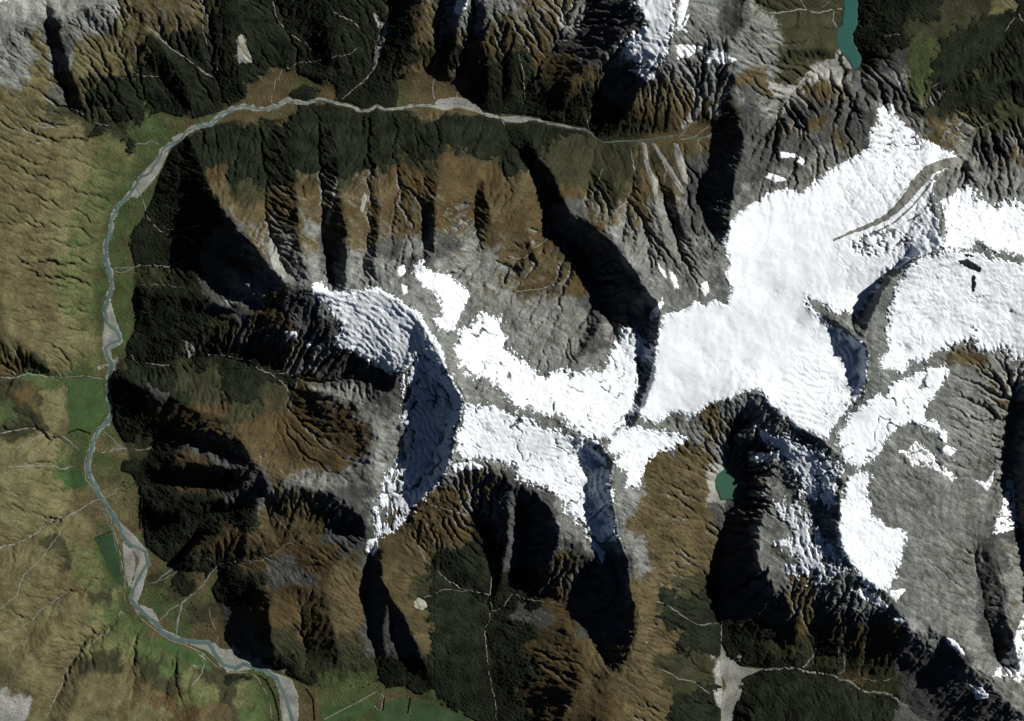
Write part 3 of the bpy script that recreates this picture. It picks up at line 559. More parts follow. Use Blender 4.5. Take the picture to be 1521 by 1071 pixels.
ice_sd = {}
for k, s in ICE.items(): ice_sd[k] = poly_sd(X, Y, P(s))
ice_all = np.max(np.stack(list(ice_sd.values())), 0)
flat_sd = np.max(np.stack([poly_sd(X, Y, f, 40) for f in FLAT]), 0)
lake_sd = np.max(np.stack([poly_sd(X, Y, p, 30) for p, _ in LAKES.values()]), 0)
flatm = smooth(np.maximum(flat_sd, lake_sd), -6, 1)
wf = 1 - smooth(np.maximum(flat_sd, lake_sd), -8, 0)
H = resamp(BASEH, X + wx * wf, Y + wy * wf, BX0, BY0, ST)
inE = (X > EX0 + 4) & (X < 1604) & (Y > EY0 + 4) & (Y < 1154)
H = H + np.where(inE, resamp(EDIFF, X, Y, EX0, EY0, ES), 0)
icem = smooth(ice_all, -4, 10)

def grad(h):
    gy, gx = np.gradient(h, AY * PX, AX * PX); return gx, gy
def stripes(x, y, dx, dy, wl, seed):
    """noise whose waves run across direction (dx,dy)"""
    px = (x / wl).astype(np.float32); py = (y / wl).astype(np.float32); dx = dx.astype(np.float32); dy = dy.astype(np.float32); cx = np.floor(px); cy = np.floor(py); sc = 0; ss = 0; sw = 0
    for j in (-1, 0, 1):
        for i in (-1, 0, 1):
            qx = cx + i; qy = cy + j
            vx = px - qx - .5 - (hash2(qx, qy, seed) - .5) * .8; vy = py - qy - .5 - (hash2(qx, qy, seed + 5) - .5) * .8
            w = np.exp(-(vx * vx + vy * vy) * 2.2)
            ph = (vx * dx + vy * dy) * 2 * np.pi * .95 + hash2(qx, qy, seed + 9) * 1.2
            sc = sc + np.cos(ph) * w; ss = ss + np.sin(ph) * w; sw = sw + w
    m = np.hypot(sc, ss) + .25 * sw
    return sc / m
gx, gy = grad(blur(H, 5)); 
for n, (wl, k) in enumerate([(30, .10), (15, .17), (8.5, .2), (5, .17)]):
    sl = np.hypot(gx, gy) + 1e-6
    amp = wl * PX * k * np.minimum(sl, 1.1) * smooth(sl, .03, .3) * (1 - icem * .9) * (1 - flatm)
    amp *= (1 - .5 * smooth(190 - X, -20, 40)) * (.6 + .4 * smooth(H, 900, 1200))
    amp *= .65 + .7 * smooth(fbm(X, Y, 120, 70 + n, 2), -.3, .3)
    s = stripes(X + fbm(X, Y, wl, 90 + n, 2) * wl * .25, Y + fbm(X, Y, wl, 95 + n, 2) * wl * .25, -gy / sl, gx / sl, wl, 40 + n)
    s = (s * .6 + (1 - np.abs(s)) * .5 - .2)
    H = H + amp * .5 * s
    gx, gy = grad(blur(H, 1 if n > 1 else 2))
# the ranges carry on beyond the mapped ground
far = np.maximum(np.maximum(-X, X - 1521), np.maximum(-Y, Y - 1071))
H = H + smooth(far, 15, 160) * smooth(np.abs(X - 470) + 400 * (Y < 500), 40, 160) * (fbm(X, Y, 240, 600, 4, .5, True) * 900 + 150) * (1 - smooth(H, 2000, 3000) * .5)
# bare rock: dipping beds of schist that crop out as long ribs
gx, gy = grad(blur(H, 3)); sl = np.hypot(gx, gy); SL0 = sl
beds = fbm((X * .35 - Y * .9) * 1.0 + fbm(X, Y, 50, 61, 3) * 18, (X * .9 + Y * .35) * .16, 5.5, 62, 3, .6, True)
high = smooth(H, 1150, 1700)
H = H + beds * 26 * high * smooth(sl, .15, .6) * (1 - icem) * (1 - flatm)
land = (1 - icem) * (1 - flatm)
crag = smooth(H + 350 * fbm(X, Y, 60, 68, 3), 1250, 1750)
H = H + fbm(X, Y, 38, 67, 3, .6) * 70 * crag * (1 - .75 * icem) * (1 - flatm)
qx = (X * .82 + Y * .57); qy = (Y * .82 - X * .57) * .62
dirn = fbm(X, Y, 130, 69, 2) * 2.2          # the beds swing round from mountain to mountain
q2x = X * np.cos(.9) + Y * np.sin(.9); q2y = (Y * np.cos(.9) - X * np.sin(.9)) * .3
mixd = smooth(dirn, -.25, .25)
H = H + (fbm(qx, qy * .8, 13, 65, 4, .66, True) * mixd + fbm(q2y, q2x, 10, 63, 4, .66, True) * (1 - mixd)) * (5 + 32 * crag) * land * (.5 * crag + (1 - .5 * crag) * smooth(SL0, .04, .4))
H = H + fbm(X, Y, 5, 64, 2, .6, True) * (2.5 + 7 * crag) * land * smooth(SL0, .04, .4)
H = H + fbm(X, Y, 30, 66, 3) * 10 * icem * smooth(sl, .02, .3)
SL = np.hypot(*grad(H))
print('relief', H.min(), H.max(), 'verts', H.size)
# ---------------------------------------------------------------- ground cover
ccx = 25.0
nr, nc = 43, 61
cls = np.zeros((nr, nc), int)
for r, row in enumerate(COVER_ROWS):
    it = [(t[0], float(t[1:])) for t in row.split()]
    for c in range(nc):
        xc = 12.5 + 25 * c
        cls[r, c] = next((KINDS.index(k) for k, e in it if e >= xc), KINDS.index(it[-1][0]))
def rowmask():
    """one weight per cover kind, blended between the 25-unit rows and warped"""
    xw = X + fbm(X, Y, 70, 120, 6, .75) * 42; yw = Y + fbm(X, Y, 70, 130, 6, .75) * 42
    xw = np.abs(xw); xw = 1521 - np.abs(1521 - xw); yw = np.abs(yw); yw = 1071 - np.abs(1071 - yw)      # the same mosaic goes on past the edges
    fy = np.clip((yw - 12.5) / 25, 0, nr - 1.001); iy = fy.astype(int); ty = fy - iy
    ty = smooth(ty, .15, .85)
    W = np.zeros((len(KINDS),) + X.shape, np.float32)
    for half, wt in ((0, 1 - ty), (1, ty)):
        for r in range(nr):
            it = [(KINDS.index(t[0]), float(t[1:])) for t in COVER_ROWS[r].split()]
            m = (np.minimum(iy + half, nr - 1) == r)
            if not m.any(): continue
            xs = xw[m]; w_ = wt[m]; prev = -1e9
            for q, (k, e) in enumerate(it):
                hi = smooth(xs, e + 5, e - 5) if q < len(it) - 1 else np.ones_like(xs)
                lo = smooth(xs, prev - 5, prev + 5) if q else np.ones_like(xs)
                W[k][m] += (w_ * np.clip(hi + lo - 1, 0, 1)).astype(np.float32)
                prev = e
    return W
def smooth(v, a, b):
    t = np.clip((v - a) / (b - a), 0, 1); return t * t * (3 - 2 * t)
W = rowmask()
gn = fbm(X, Y, 9, 140, 4, .65)
flat_in = smooth(flat_sd + gn * 1.5, -.5, .8)
K = {k: i for i, k in enumerate(KINDS)}
# forest stays off the flats; steep high ground sheds its grass
ffl = W[K['f']] * flat_in; W[K['f']] -= ffl; W[K['g']] += ffl * .6; W[K['t']] += ffl * .4
v = W[K['w']] * flat_in; W[K['w']] -= v; W[K['g']] += v * .5; W[K['t']] += v * .5
for k in 'ok':
    v = W[K[k]] * flat_in; W[K[k]] -= v; W[K['t']] += v
bare = smooth(SL + gn * .4, 1.25, 1.8) * smooth(H, 700, 1300)
for k in 'tos':
    v = W[K[k]] * bare; W[K[k]] -= v; W[K['r']] += v
pat = smooth(fbm(X, Y, 16, 150, 4, .6) + gn * .3, .12, .3)
v = W[K['t']] * pat * .45; W[K['t']] -= v; W[K['o']] += v
v = W[K['o']] * smooth(-fbm(X, Y, 20, 155, 4, .6), .1, .35) * .5; W[K['o']] -= v; W[K['s']] += v
v = W[K['r']] * smooth(fbm(X, Y, 26, 160, 4, .6), .2, .4) * .35 * smooth(H, 2200, 1700); W[K['r']] -= v; W[K['t']] += v
v = W[K['y']] * smooth(fbm(X, Y, 14, 170, 4, .6) + gn * .4, .1, .3); W[K['y']] -= v; W[K['g']] += v
v = W[K['d']] * smooth(fbm(X, Y, 22, 175, 4, .6), .1, .35) * .6; W[K['d']] -= v; W[K['t']] += v
v = W[K['t']] * smooth(230 - X, 0, 60) * (.45 + .35 * smooth(fbm(X, Y, 30, 176, 4, .7), -.1, .15)); W[K['t']] -= v; W[K['d']] += v
forest_w = W[K['f']].copy()
v = (W[K['t']] + W[K['o']]) * smooth(forest_w + gn * .12, .06, .3) * .8 * (1 - flat_in); tt = W[K['t']] + W[K['o']] + 1e-6
W[K['s']] += v; W[K['t']] -= v * W[K['t']] / tt; W[K['o']] -= v * W[K['o']] / tt
# turf and rock interleave along the beds on the high tops
rt = smooth(fbm(X * .5 - Y * .85, (X * .85 + Y * .5) * .35, 8, 165, 4, .65) + .3 * fbm(X, Y, 50, 166, 2), .05, .3)
a_ = W[K['r']] * rt * smooth(2050 - H, 0, 300) * .6; b_ = (W[K['t']] + W[K['o']]) * rt * smooth(H, 1200, 1500) * (.45 - .35 * smooth(Y, 640, 700))
W[K['r']] -= a_; W[K['t']] += a_; W[K['r']] += b_; W[K['t']] -= b_ * W[K['t']] / tt; W[K['o']] -= b_ * W[K['o']] / tt
Wp = np.clip(W, 0, 1) ** 1.6; Wp /= Wp.sum(0) + 1e-6
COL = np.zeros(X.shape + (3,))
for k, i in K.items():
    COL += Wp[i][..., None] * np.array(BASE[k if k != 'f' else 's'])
# mottling of the turf and rock themselves
mott = 1 + .22 * gn + .18 * fbm(X, Y, 3.2, 180, 2) + .12 * fbm(X, Y, 60, 185, 2)
COL *= mott[..., None]
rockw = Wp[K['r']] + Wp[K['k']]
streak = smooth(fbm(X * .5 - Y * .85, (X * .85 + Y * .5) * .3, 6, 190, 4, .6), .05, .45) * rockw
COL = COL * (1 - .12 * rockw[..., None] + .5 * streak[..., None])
green_flat = smooth(fbm(X, Y, 25, 195, 4, .6) + gn * .3, .05, .3) * flat_in * .5
COL = COL * (1 - green_flat[..., None]) + np.array(BASE['t'])[None, None] * .95 * green_flat[..., None]

# ---------------------------------------------------------------- materials
def new_mat(name):
    m = bpy.data.materials.new(name); m.use_nodes = True; nt = m.node_tree
    b = nt.nodes['Principled BSDF']; return m, nt, b
def bump(nt, b, scales, dist):
    """stacked noise bumps; scale in features per metre"""
    tc = nt.nodes.new('ShaderNodeTexCoord'); prev = None
    for (size, amp) in scales:
        n = nt.nodes.new('ShaderNodeTexNoise'); n.inputs['Scale'].default_value = 1.0 / size; n.inputs['Detail'].default_value = 5; n.inputs['Roughness'].default_value = .65
        nt.links.new(tc.outputs['Object'], n.inputs['Vector'])
        bp = nt.nodes.new('ShaderNodeBump'); bp.inputs['Distance'].default_value = amp * dist; bp.inputs['Strength'].default_value = 1
        nt.links.new(n.outputs['Fac'], bp.inputs['Height'])
        if prev: nt.links.new(prev.outputs['Normal'], bp.inputs['Normal'])
        prev = bp
    nt.links.new(prev.outputs['Normal'], b.inputs['Normal']); return tc
def vary(nt, b, col_socket_or_val, size, amt, tc):
    n = nt.nodes.new('ShaderNodeTexNoise'); n.inputs['Scale'].default_value = 1.0 / size; n.inputs['Detail'].default_value = 6; n.inputs['Roughness'].default_value = .7
    nt.links.new(tc.outputs['Object'], n.inputs['Vector'])
    mr = nt.nodes.new('ShaderNodeMapRange'); mr.inputs['From Min'].default_value = .3; mr.inputs['From Max'].default_value = .7
    mr.inputs['To Min'].default_value = 1 - amt; mr.inputs['To Max'].default_value = 1 + amt
    nt.links.new(n.outputs['Fac'], mr.inputs['Value'])
    n2 = nt.nodes.new('ShaderNodeTexNoise'); n2.inputs['Scale'].default_value = .12 / size; n2.inputs['Detail'].default_value = 4
    nt.links.new(tc.outputs['Object'], n2.inputs['Vector']); m2 = nt.nodes.new('ShaderNodeMapRange'); m2.inputs['From Min'].default_value = .35; m2.inputs['From Max'].default_value = .65
    m2.inputs['To Min'].default_value = 1 - amt * .8; m2.inputs['To Max'].default_value = 1 + amt * .8; nt.links.new(n2.outputs['Fac'], m2.inputs['Value'])
    mm = nt.nodes.new('ShaderNodeMath'); mm.operation = 'MULTIPLY'; nt.links.new(mr.outputs['Result'], mm.inputs[0]); nt.links.new(m2.outputs['Result'], mm.inputs[1]); mr = mm
    mx = nt.nodes.new('ShaderNodeVectorMath'); mx.operation = 'SCALE'
    if isinstance(col_socket_or_val, tuple): mx.inputs[0].default_value = col_socket_or_val[:3]
    else: nt.links.new(col_socket_or_val, mx.inputs[0])
    nt.links.new(mr.outputs[0], mx.inputs['Scale']); nt.links.new(mx.outputs['Vector'], b.inputs['Base Color'])
def simple(name, col, rough=.9, scales=((40, 1.0),), dist=8, size=60, amt=.25, spec=.2):
    m, nt, b = new_mat(name); b.inputs['Roughness'].default_value = rough; b.inputs['Specular IOR Level'].default_value = spec
    tc = bump(nt, b, scales, dist); vary(nt, b, tuple(col), size, amt, tc); return m
m_ground, nt, b = new_mat('mountain_ground'); b.inputs['Roughness'].default_value = .95; b.inputs['Specular IOR Level'].default_value = .1
at = nt.nodes.new('ShaderNodeAttribute'); at.attribute_name = 'cover'
tc = bump(nt, b, ((90, 1.4), (34, 1.3)), 18); vary(nt, b, at.outputs['Vector'], 45, .28, tc)
m_ice = simple('glacier_ice', (.74, .78, .81), .55, ((120, .5), (34, .5)), 9, 70, .07, .3)
m_icefall = simple('broken_ice', (.64, .68, .72), .55, ((70, 1.0), (28, .9)), 14, 90, .14, .3)
m_snow = simple('old_snow', (.74, .76, .78), .6, ((60, .7),), 8, 120, .08, .3)
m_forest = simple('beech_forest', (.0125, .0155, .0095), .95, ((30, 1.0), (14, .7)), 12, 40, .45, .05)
m_gravel = simple('river_gravel', (.20, .20, .18), .9, ((50, .3),), 3, 45, .34)
m_stream = simple('stream_gravel', (.155, .155, .14), .9, ((50, .3),), 3, 60, .25)
m_track = simple('track_gravel', (.20, .18, .14), .9, ((50, .2),), 2, 60, .15)
m_moraine = simple('moraine_rubble', (.17, .17, .15), .95, ((60, 1.2), (25, 1)), 10, 70, .25)
m_scar = simple('slip_scar', (.26, .26, .21), .95, ((40, 1),), 8, 60, .25)
m_river = simple('river_water', (.085, .125, .115), .25, ((30, .1),), 1, 150, .2, .4)
m_lake = simple('lake_water', (.030, .095, .082), .2, ((90, .1),), 1, 600, .04, .4)
m_tarn = simple('tarn_water', (.038, .095, .062), .2, ((90, .1),), 1, 400, .05, .4)
m_dark = simple('nodata_black', (.012, .012, .013), .9, ((30, 1),), 8, 60, .3)
m_trunk = simple('bark', (.05, .04, .03)); m_crown = simple('leaves', (.018, .026, .012), .95, ((3, 1),), 1, 6, .4)

# ---------------------------------------------------------------- mesh building
def wxy(x, y): return (x - CX) * PX, (CY - y) * PX
def mesh_from(name, co, quads, mat, parent=None, tris=None, smooth_=True):
    me = bpy.data.meshes.new(name)
    me.vertices.add(len(co)); me.vertices.foreach_set('co', np.asarray(co, np.float32).ravel())
    n = len(quads); k = quads.shape[1]
    me.loops.add(n * k); me.loops.foreach_set('vertex_index', quads.ravel().astype(np.int32))
    me.polygons.add(n); me.polygons.foreach_set('loop_start', np.arange(0, n * k, k, dtype=np.int32)); me.polygons.foreach_set('loop_total', np.full(n, k, np.int32))
    me.polygons.foreach_set('use_smooth', np.full(n, smooth_)); me.materials.append(mat)
    me.update(calc_edges=True); me.validate()
    o = bpy.data.objects.new(name, me); C.objects.link(o)
    if parent: o.parent = parent
    return o
def tag(o, label=None, cat=None, group=None, kind=None):
    if label: o['label'] = label
    if cat: o['category'] = cat
    if group: o['group'] = group
    if kind: o['kind'] = kind
    return o
XW, YW = wxy(X, Y)
idx = np.arange(NY * NX).reshape(NY, NX)
# rows run south, so go round this way to face up; every sheet uses the same diagonal
T1 = np.stack([idx[:-1, :-1], idx[1:, :-1], idx[1:, 1:]], -1); T2 = np.stack([idx[:-1, :-1], idx[1:, 1:], idx[:-1, 1:]], -1)
def grid_sheet(name, Z, mat, mask=None, thick=None):
    if mask is None: tris = np.concatenate([T1.reshape(-1, 3), T2.reshape(-1, 3)])
    else:
        c = mask[:-1, :-1] | mask[1:, :-1] | mask[1:, 1:] | mask[:-1, 1:]
        tris = np.concatenate([T1[c], T2[c]])
        if len(tris) == 0: return None, None
    used, inv = np.unique(tris, return_inverse=True); tris = inv.reshape(-1, 3)
    co = np.stack([XW.ravel()[used], YW.ravel()[used], Z.ravel()[used]], 1)
    return mesh_from(name, co, tris, mat), used
TOP = H.copy()          # highest surface so far, used to lay things on
def lay(name, sd, mat, rise=30., k=8., base=None, extra=None, dip=14.):
    global TOP
    Z = (H if base is None else base) + np.clip(sd * k, -dip, rise)
    if extra is not None: Z = Z + extra * smooth(sd, 0, 2.5)
    o, used = grid_sheet(name, Z, mat, sd > -.2)
    if o: TOP = np.where(sd > 0, np.maximum(TOP, Z), TOP)
    return o

# the ground itself: one sheet
ground, used = grid_sheet('terrain', H, m_ground)
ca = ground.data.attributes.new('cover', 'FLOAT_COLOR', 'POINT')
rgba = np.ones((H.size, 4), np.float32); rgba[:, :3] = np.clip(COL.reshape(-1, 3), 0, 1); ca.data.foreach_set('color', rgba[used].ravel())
tag(ground, 'brown tussock, grey rock and grass slopes of the mountain range', kind='structure')

# ---- forests: rough canopy sheets over the slopes
scar_polys = [P(s) for s in GRAVEL['slip scar']]
scar_sd = np.max(np.stack([poly_sd(X, Y, p) for p in scar_polys]), 0)
fs = (forest_w - .5 + fbm(X, Y, 6, 200, 3, .7) * .5 + fbm(X, Y, 22, 201, 3, .6) * .45) * 12
fs = np.minimum(fs, -flat_sd + .5 + gn * 1.2); fs = np.minimum(fs, -scar_sd); fs = np.minimum(fs, -lake_sd); fs = np.minimum(fs, -line_sd(X, Y, RIVER[:, :2], 3.2) - .5)
fs = np.where((X < -2) & False, -9, fs)
canopy = fbm(X, Y, 3.2, 210, 2, .7) * 20 + (hash2(np.floor(X / STEP), np.floor(Y / STEP), 5) - .5) * 15 + fbm(X, Y, 12, 215, 2) * 10
ry = np.interp(X, [185, 250, 330, 430, 560, 700, 860, 960, 1100, 3000], [280, 210, 170, 152, 160, 158, 188, 208, 200, 190])
zones = [
 ('dark beech forest on the slopes north of the long bend of the river', (Y < ry) & (X < 1090)),
 ('dark green bush on the slopes east of the blue-green lake in the top right corner', (X >= 1090) & (Y < 500)),
 ('blackish forest on the gullied slopes just south of the top river', (Y >= ry) & (X < 1090) & (Y < 330) & (X >= 300)),
 ('dark forest on the shaded west flank of the range above the green river flat', (Y >= ry) & (X < 300) & (Y < 548) | ((X < 470) & (X >= 300) & (Y >= 330) & (Y < 548))),
 ('dark forest on the west flank below the side stream and above the tan flats', (Y >= 548) & (X < 470) & (Y < 835)),
 ('forest on the south-west spurs above the paddocks at the bottom', (Y >= 835) & (X < 645)),
 ('smooth brown-black forest in the long stream valley running south', (Y >= 700) & (X >= 645) & (X < 940)),
 ('forest on both sides of the stream valley below the green tarn', (Y >= 700) & (X >= 940)),
]
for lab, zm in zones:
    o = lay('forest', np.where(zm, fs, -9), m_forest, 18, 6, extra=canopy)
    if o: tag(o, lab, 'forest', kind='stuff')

# ---- lakes and river
lk = poly_sd(X, Y, LAKES['north'][0], 30)
def water(name, sd, level, mat, label):
    m = sd > -2.5
    c = m[:-1, :-1] & m[1:, :-1] & m[1:, 1:] & m[:-1, 1:]
    tris = np.concatenate([T1[c], T2[c]]); u, inv = np.unique(tris, return_inverse=True)
    co = np.stack([XW.ravel()[u], YW.ravel()[u], np.full(len(u), level)], 1)
    return tag(mesh_from(name, co, inv.reshape(-1, 3), mat), label, kind='structure')
for n, mt, lab in (('north', m_lake, 'long narrow blue-green lake at the top right'), ('tarn', m_tarn, 'small dark green tarn at the edge of the shadow below the snow')):
    p, lv = LAKES[n]; lsd = poly_sd(X, Y, p, 30); o = lay('lake', lsd + fbl(lsd, 9, 227, 3, .6) * 1.8, mt, 3, 3, base=np.maximum(H, lv - 3) * 0 + lv); tag(o, lab, kind='structure')
for nm, polys in GRAVEL.items():
    sd = np.max(np.stack([poly_sd(X, Y, P(s)) for s in polys]), 0)
    if nm == 'river bar':
        sd = np.maximum(sd, line_sd(X, Y, RIVER[:, :2], np.where(RIVER[:, 0] > 860, .2, np.where(RIVER[:, 0] > 440, 1.9, 3.4))) + fbm(X, Y, 12, 220, 4, .7) * np.where(X > 440, 1.8, 6.0))
        sd = np.where(sd < -20, -20, sd)
    sd = sd + fbl(sd, 6, 225, 3, .6) * 1.6
    o = lay({'river bar': 'gravel_bed', 'valley outwash': 'gravel_bed', 'slip scar': 'slip_scar'}.get(nm, 'scree'), sd, m_scar if nm == 'slip scar' else m_gravel, 3.5, 3, extra=fbl(sd, 3, 226, 2) * 1.5)
    if o: tag(o, {'river bar': 'pale grey gravel bars along the braided river', 'valley outwash': 'pale gravel outwash where two valleys meet at the bottom', 'lake fan': 'pale gravel fan at the foot of the lake',
                  'tarn shore': 'pale rubble shore curving round the green tarn', 'head scree': 'grey scree chutes and cones above the upper river', 'slip scar': 'pale slip scars torn through the forest'}[nm], kind='structure')
def width_along(pl):
    d = densify(np.column_stack([pl, np.zeros(len(pl))]), 1.0)[:, :2]
    return d
rp = densify(RIVER, 4.0); wob = vnoise(rp[:, 0] / 18, rp[:, 1] / 18, 300)
hw = np.interp(rp[:, 1], [150, 200, 300, 1100], [1.5, 2.2, 2.7, 3.6]) ; hw = np.where(rp[:, 0] > 780, .9, np.where(rp[:, 0] > 500, 1.2, hw)) * (1 + .25 * wob)
rs = line_sd(X, Y, rp[:, :2] + np.stack([vnoise(rp[:, 0] / 14, rp[:, 1] / 14, 301), vnoise(rp[:, 0] / 14, rp[:, 1] / 14, 302)], 1) * 1.5, hw)
braids = ["160 455 158 475 168 492 178 505 174 512 160 516", "180 806 190 815 197 826 200 845 197 860", "305 957 320 975 335 990 348 996", "316 956 330 970 350 985 370 990", "345 957 352 970 362 982 372 990",
          "640 155 655 149 675 147 695 152 708 162", "650 160 668 156 690 158 705 163", "236 228 222 250 214 268 200 285", "750 180 765 177 785 180"]
for bs in braids: rs = np.maximum(rs, line_sd(X, Y, P(bs), .9))
for q, (amp_, sdn) in enumerate(((4.0, 501), (4.5, 511), (3.5, 521))):      # side channels that leave and rejoin
    wv = smooth(vnoise(rp[:, 0] / 30, rp[:, 1] / 30, sdn + 5), -.15, .3); tq = np.gradient(rp[:, :2], axis=0); tq /= np.hypot(tq[:, 0], tq[:, 1])[:, None]
    off = (wv * amp_ * (1 if q % 2 else -1) + vnoise(rp[:, 0] / 9, rp[:, 1] / 9, sdn) * 1.5)[:, None]
    rs = np.maximum(rs, line_sd(X, Y, rp[:, :2] + np.stack([-tq[:, 1], tq[:, 0]], 1) * off, np.where(rp[:, 0] > 470, -1.0, .75) * np.ones(len(rp)) - (1 - wv) * .6))
BEDZ = np.maximum(TOP, H)
tag(lay('river', rs, m_river, 5.5, 5, base=H), 'grey-blue braided river winding round the west of the range', kind='structure')

# ---- streams and tracks: thin ribbons laid on whatever is there
def sample(Zg, x, y):
    ix = np.clip(np.searchsorted(AX, x) - 1, 0, NX - 2); iy = np.clip(np.searchsorted(AY, y) - 1, 0, NY - 2)
    tx = (x - AX[ix]) / (AX[ix + 1] - AX[ix]); ty = (y - AY[iy]) / (AY[iy + 1] - AY[iy])
    a, b2, c, d = Zg[iy, ix], Zg[iy, ix + 1], Zg[iy + 1, ix], Zg[iy + 1, ix + 1]
    # the same two triangles as the ground
    return np.where(ty >= tx, a + ty * (c - a) + tx * (d - c), a + tx * (b2 - a) + ty * (d - b2))
def ribbon(name, pts, width, mat, lift, wander=1.6, seed=0, zg=None):
    d = densify(np.column_stack([pts, np.zeros(len(pts))]), .8)[:, :2]
    # round the corners, then let it wander
    for _ in range(4): d[1:-1] = (d[:-2] + 2 * d[1:-1] + d[2:]) / 4
    if wander: d = d + np.stack([vnoise(d[:, 0] / 7, d[:, 1] / 7, 310 + seed), vnoise(d[:, 0] / 7, d[:, 1] / 7, 350 + seed)], 1) * wander
    t = np.gradient(d, axis=0); t /= np.hypot(t[:, 0], t[:, 1])[:, None] + 1e-9; nrm = np.stack([-t[:, 1], t[:, 0]], 1)
    w = width * .5 * (1 + .55 * vnoise(d[:, 0] / 4, d[:, 1] / 4, 390 + seed)) * smooth(vnoise(d[:, 0] / 13, d[:, 1] / 13, 420 + seed), -.62, -.1) * np.clip(np.minimum(np.arange(len(d)), np.arange(len(d))[::-1]) / 6 + .3, 0, 1)
    co = []; offs = np.array([-1, -.33, .33, 1])
    for q in offs:
        p = d + nrm * (w * q)[:, None]; z = sample(TOP if zg is None else zg, p[:, 0], p[:, 1]) + lift * (1 - .35 * abs(q))
        a, b2 = wxy(p[:, 0], p[:, 1]); co.append(np.stack([a, b2, z], 1))
    co = np.stack(co, 1).reshape(-1, 3); n = len(d); i = np.arange(n - 1)[:, None] * 4 + np.arange(3)[None]; i = i.ravel()
    q = np.stack([i, i + 1, i + 5, i + 4], 1)
    # face up whatever way the line runs
    v = co[q[0]]; nz = np.cross(v[1] - v[0], v[3] - v[0])[2]
    if nz < 0: q = q[:, ::-1]
    return mesh_from(name, co, np.ascontiguousarray(q), mat)
for i, (w, s) in enumerate(STREAMS):
    tag(ribbon('stream', P(s), w * .66, m_stream, 7, 1.5, i), kind='structure')
for i, s in enumerate(TRACKS): tag(ribbon('track', P(s), 1.2, m_track, 5, 0, i), kind='structure')
for s, col, nm in FIELDS:
    o = lay('paddock', poly_sd(X, Y, P(s)), simple('paddock_grass', col, .95, ((30, .5),), 4, 50, .28), 2, 2)
    if o: tag(o, nm + ' paddock beside the river', kind='structure')

# ---- ice
gx, gy = grad(blur(H, 6)); sl = np.hypot(gx, gy) + 1e-6
crev = stripes(X + fbm(X, Y, 12, 230, 2) * 5, Y + fbm(X, Y, 12, 231, 2) * 5, gx / sl, gy / sl, 4.2, 232)
crev2 = stripes(X, Y, gx / sl, gy / sl, 9, 235)
rough = .22 + .78 * smooth(sl, .12, .5)
plateau = smooth(1.25 - np.hypot((X - 1085 - (480 - Y) * .45) / 115, (Y - 470) / 170), 0, .35); rough *= 1 - .8 * plateau
rough = np.maximum(rough, 1.7 * smooth(1.2 - np.hypot((X - 1325) / 60, (Y - 200) / 45), 0, .5)); rough = np.maximum(rough, .8 * smooth(1.2 - np.hypot((X - 1200) / 55, (Y - 590) / 50), 0, .5))
icetex = -np.abs(crev) * 20 * rough * (.4 + smooth(fbm(X, Y, 25, 236, 2), -.2, .3)) + crev2 * 12 * rough + fbm(X, Y, 3.5, 238, 2, .7) * 16 * smooth(sl, .1, .6) - smooth(.22 - np.abs(vnoise(X / 7, Y / 7, 241)), 0, .2) * 11 * smooth(fbm(X, Y, 30, 242, 2), -.1, .25) * (1 - .8 * plateau) + fbm(X, Y, 45, 239, 3) * 5
def fbl_aniso(sd, wl, seed, sy):
    m = sd > -18; out = np.zeros(sd.shape); out[m] = fbm(X[m], Y[m] * sy, wl, seed, 4, .7); return out
ICE_INFO = {
 'upper_icefield': ('tilted blue-white crevassed icefield in the hollow left of centre, ending above a black cliff', 3, 0),
 'cirque': ('shaded blue glacier hanging in the deep central cirque below the curved rim', 6, 1),
 'tongue': ('small white glacier tongue lying on grey rock just right of the blue-white icefield', 4, 0),
 'central': ('broad ragged white glacier in the middle, between grey slabs and the dark ridge', 7, 0),
 'southern': ('glacier on the south side of the central ridge, half in blue shadow', 7, 0),
 'shelf': ('small two-lobed white snowfield just below the meeting of the ridges', 5, 0),
 'great': ('huge smooth white glacier sweeping up to a crevassed tongue below the lake', 3, 0),
 'eastern': ('brilliant white snow basin at the right edge below the pointed peak', 6, 0),
 'ridge_north': ('white snow slope at the right edge north of the dark summit ridge', 8, 0),
 'mid_east': ('white glacier slanting down from the right, below the snow basin, ending in a point', 5, 0),
 'south_east': ('white wedge-shaped glacier on the east side of the dark south ridge', 5, 0),
 'hanging': ('bluish hanging glacier on the shaded west side of the dark ridge', 7, 0),
 'slab': ('broken blue-white ice hanging over the dark tilted slabs', 9, 1),
 'dome': ('isolated bright glacier on the grey peak at the top of the picture', 6, 0)}
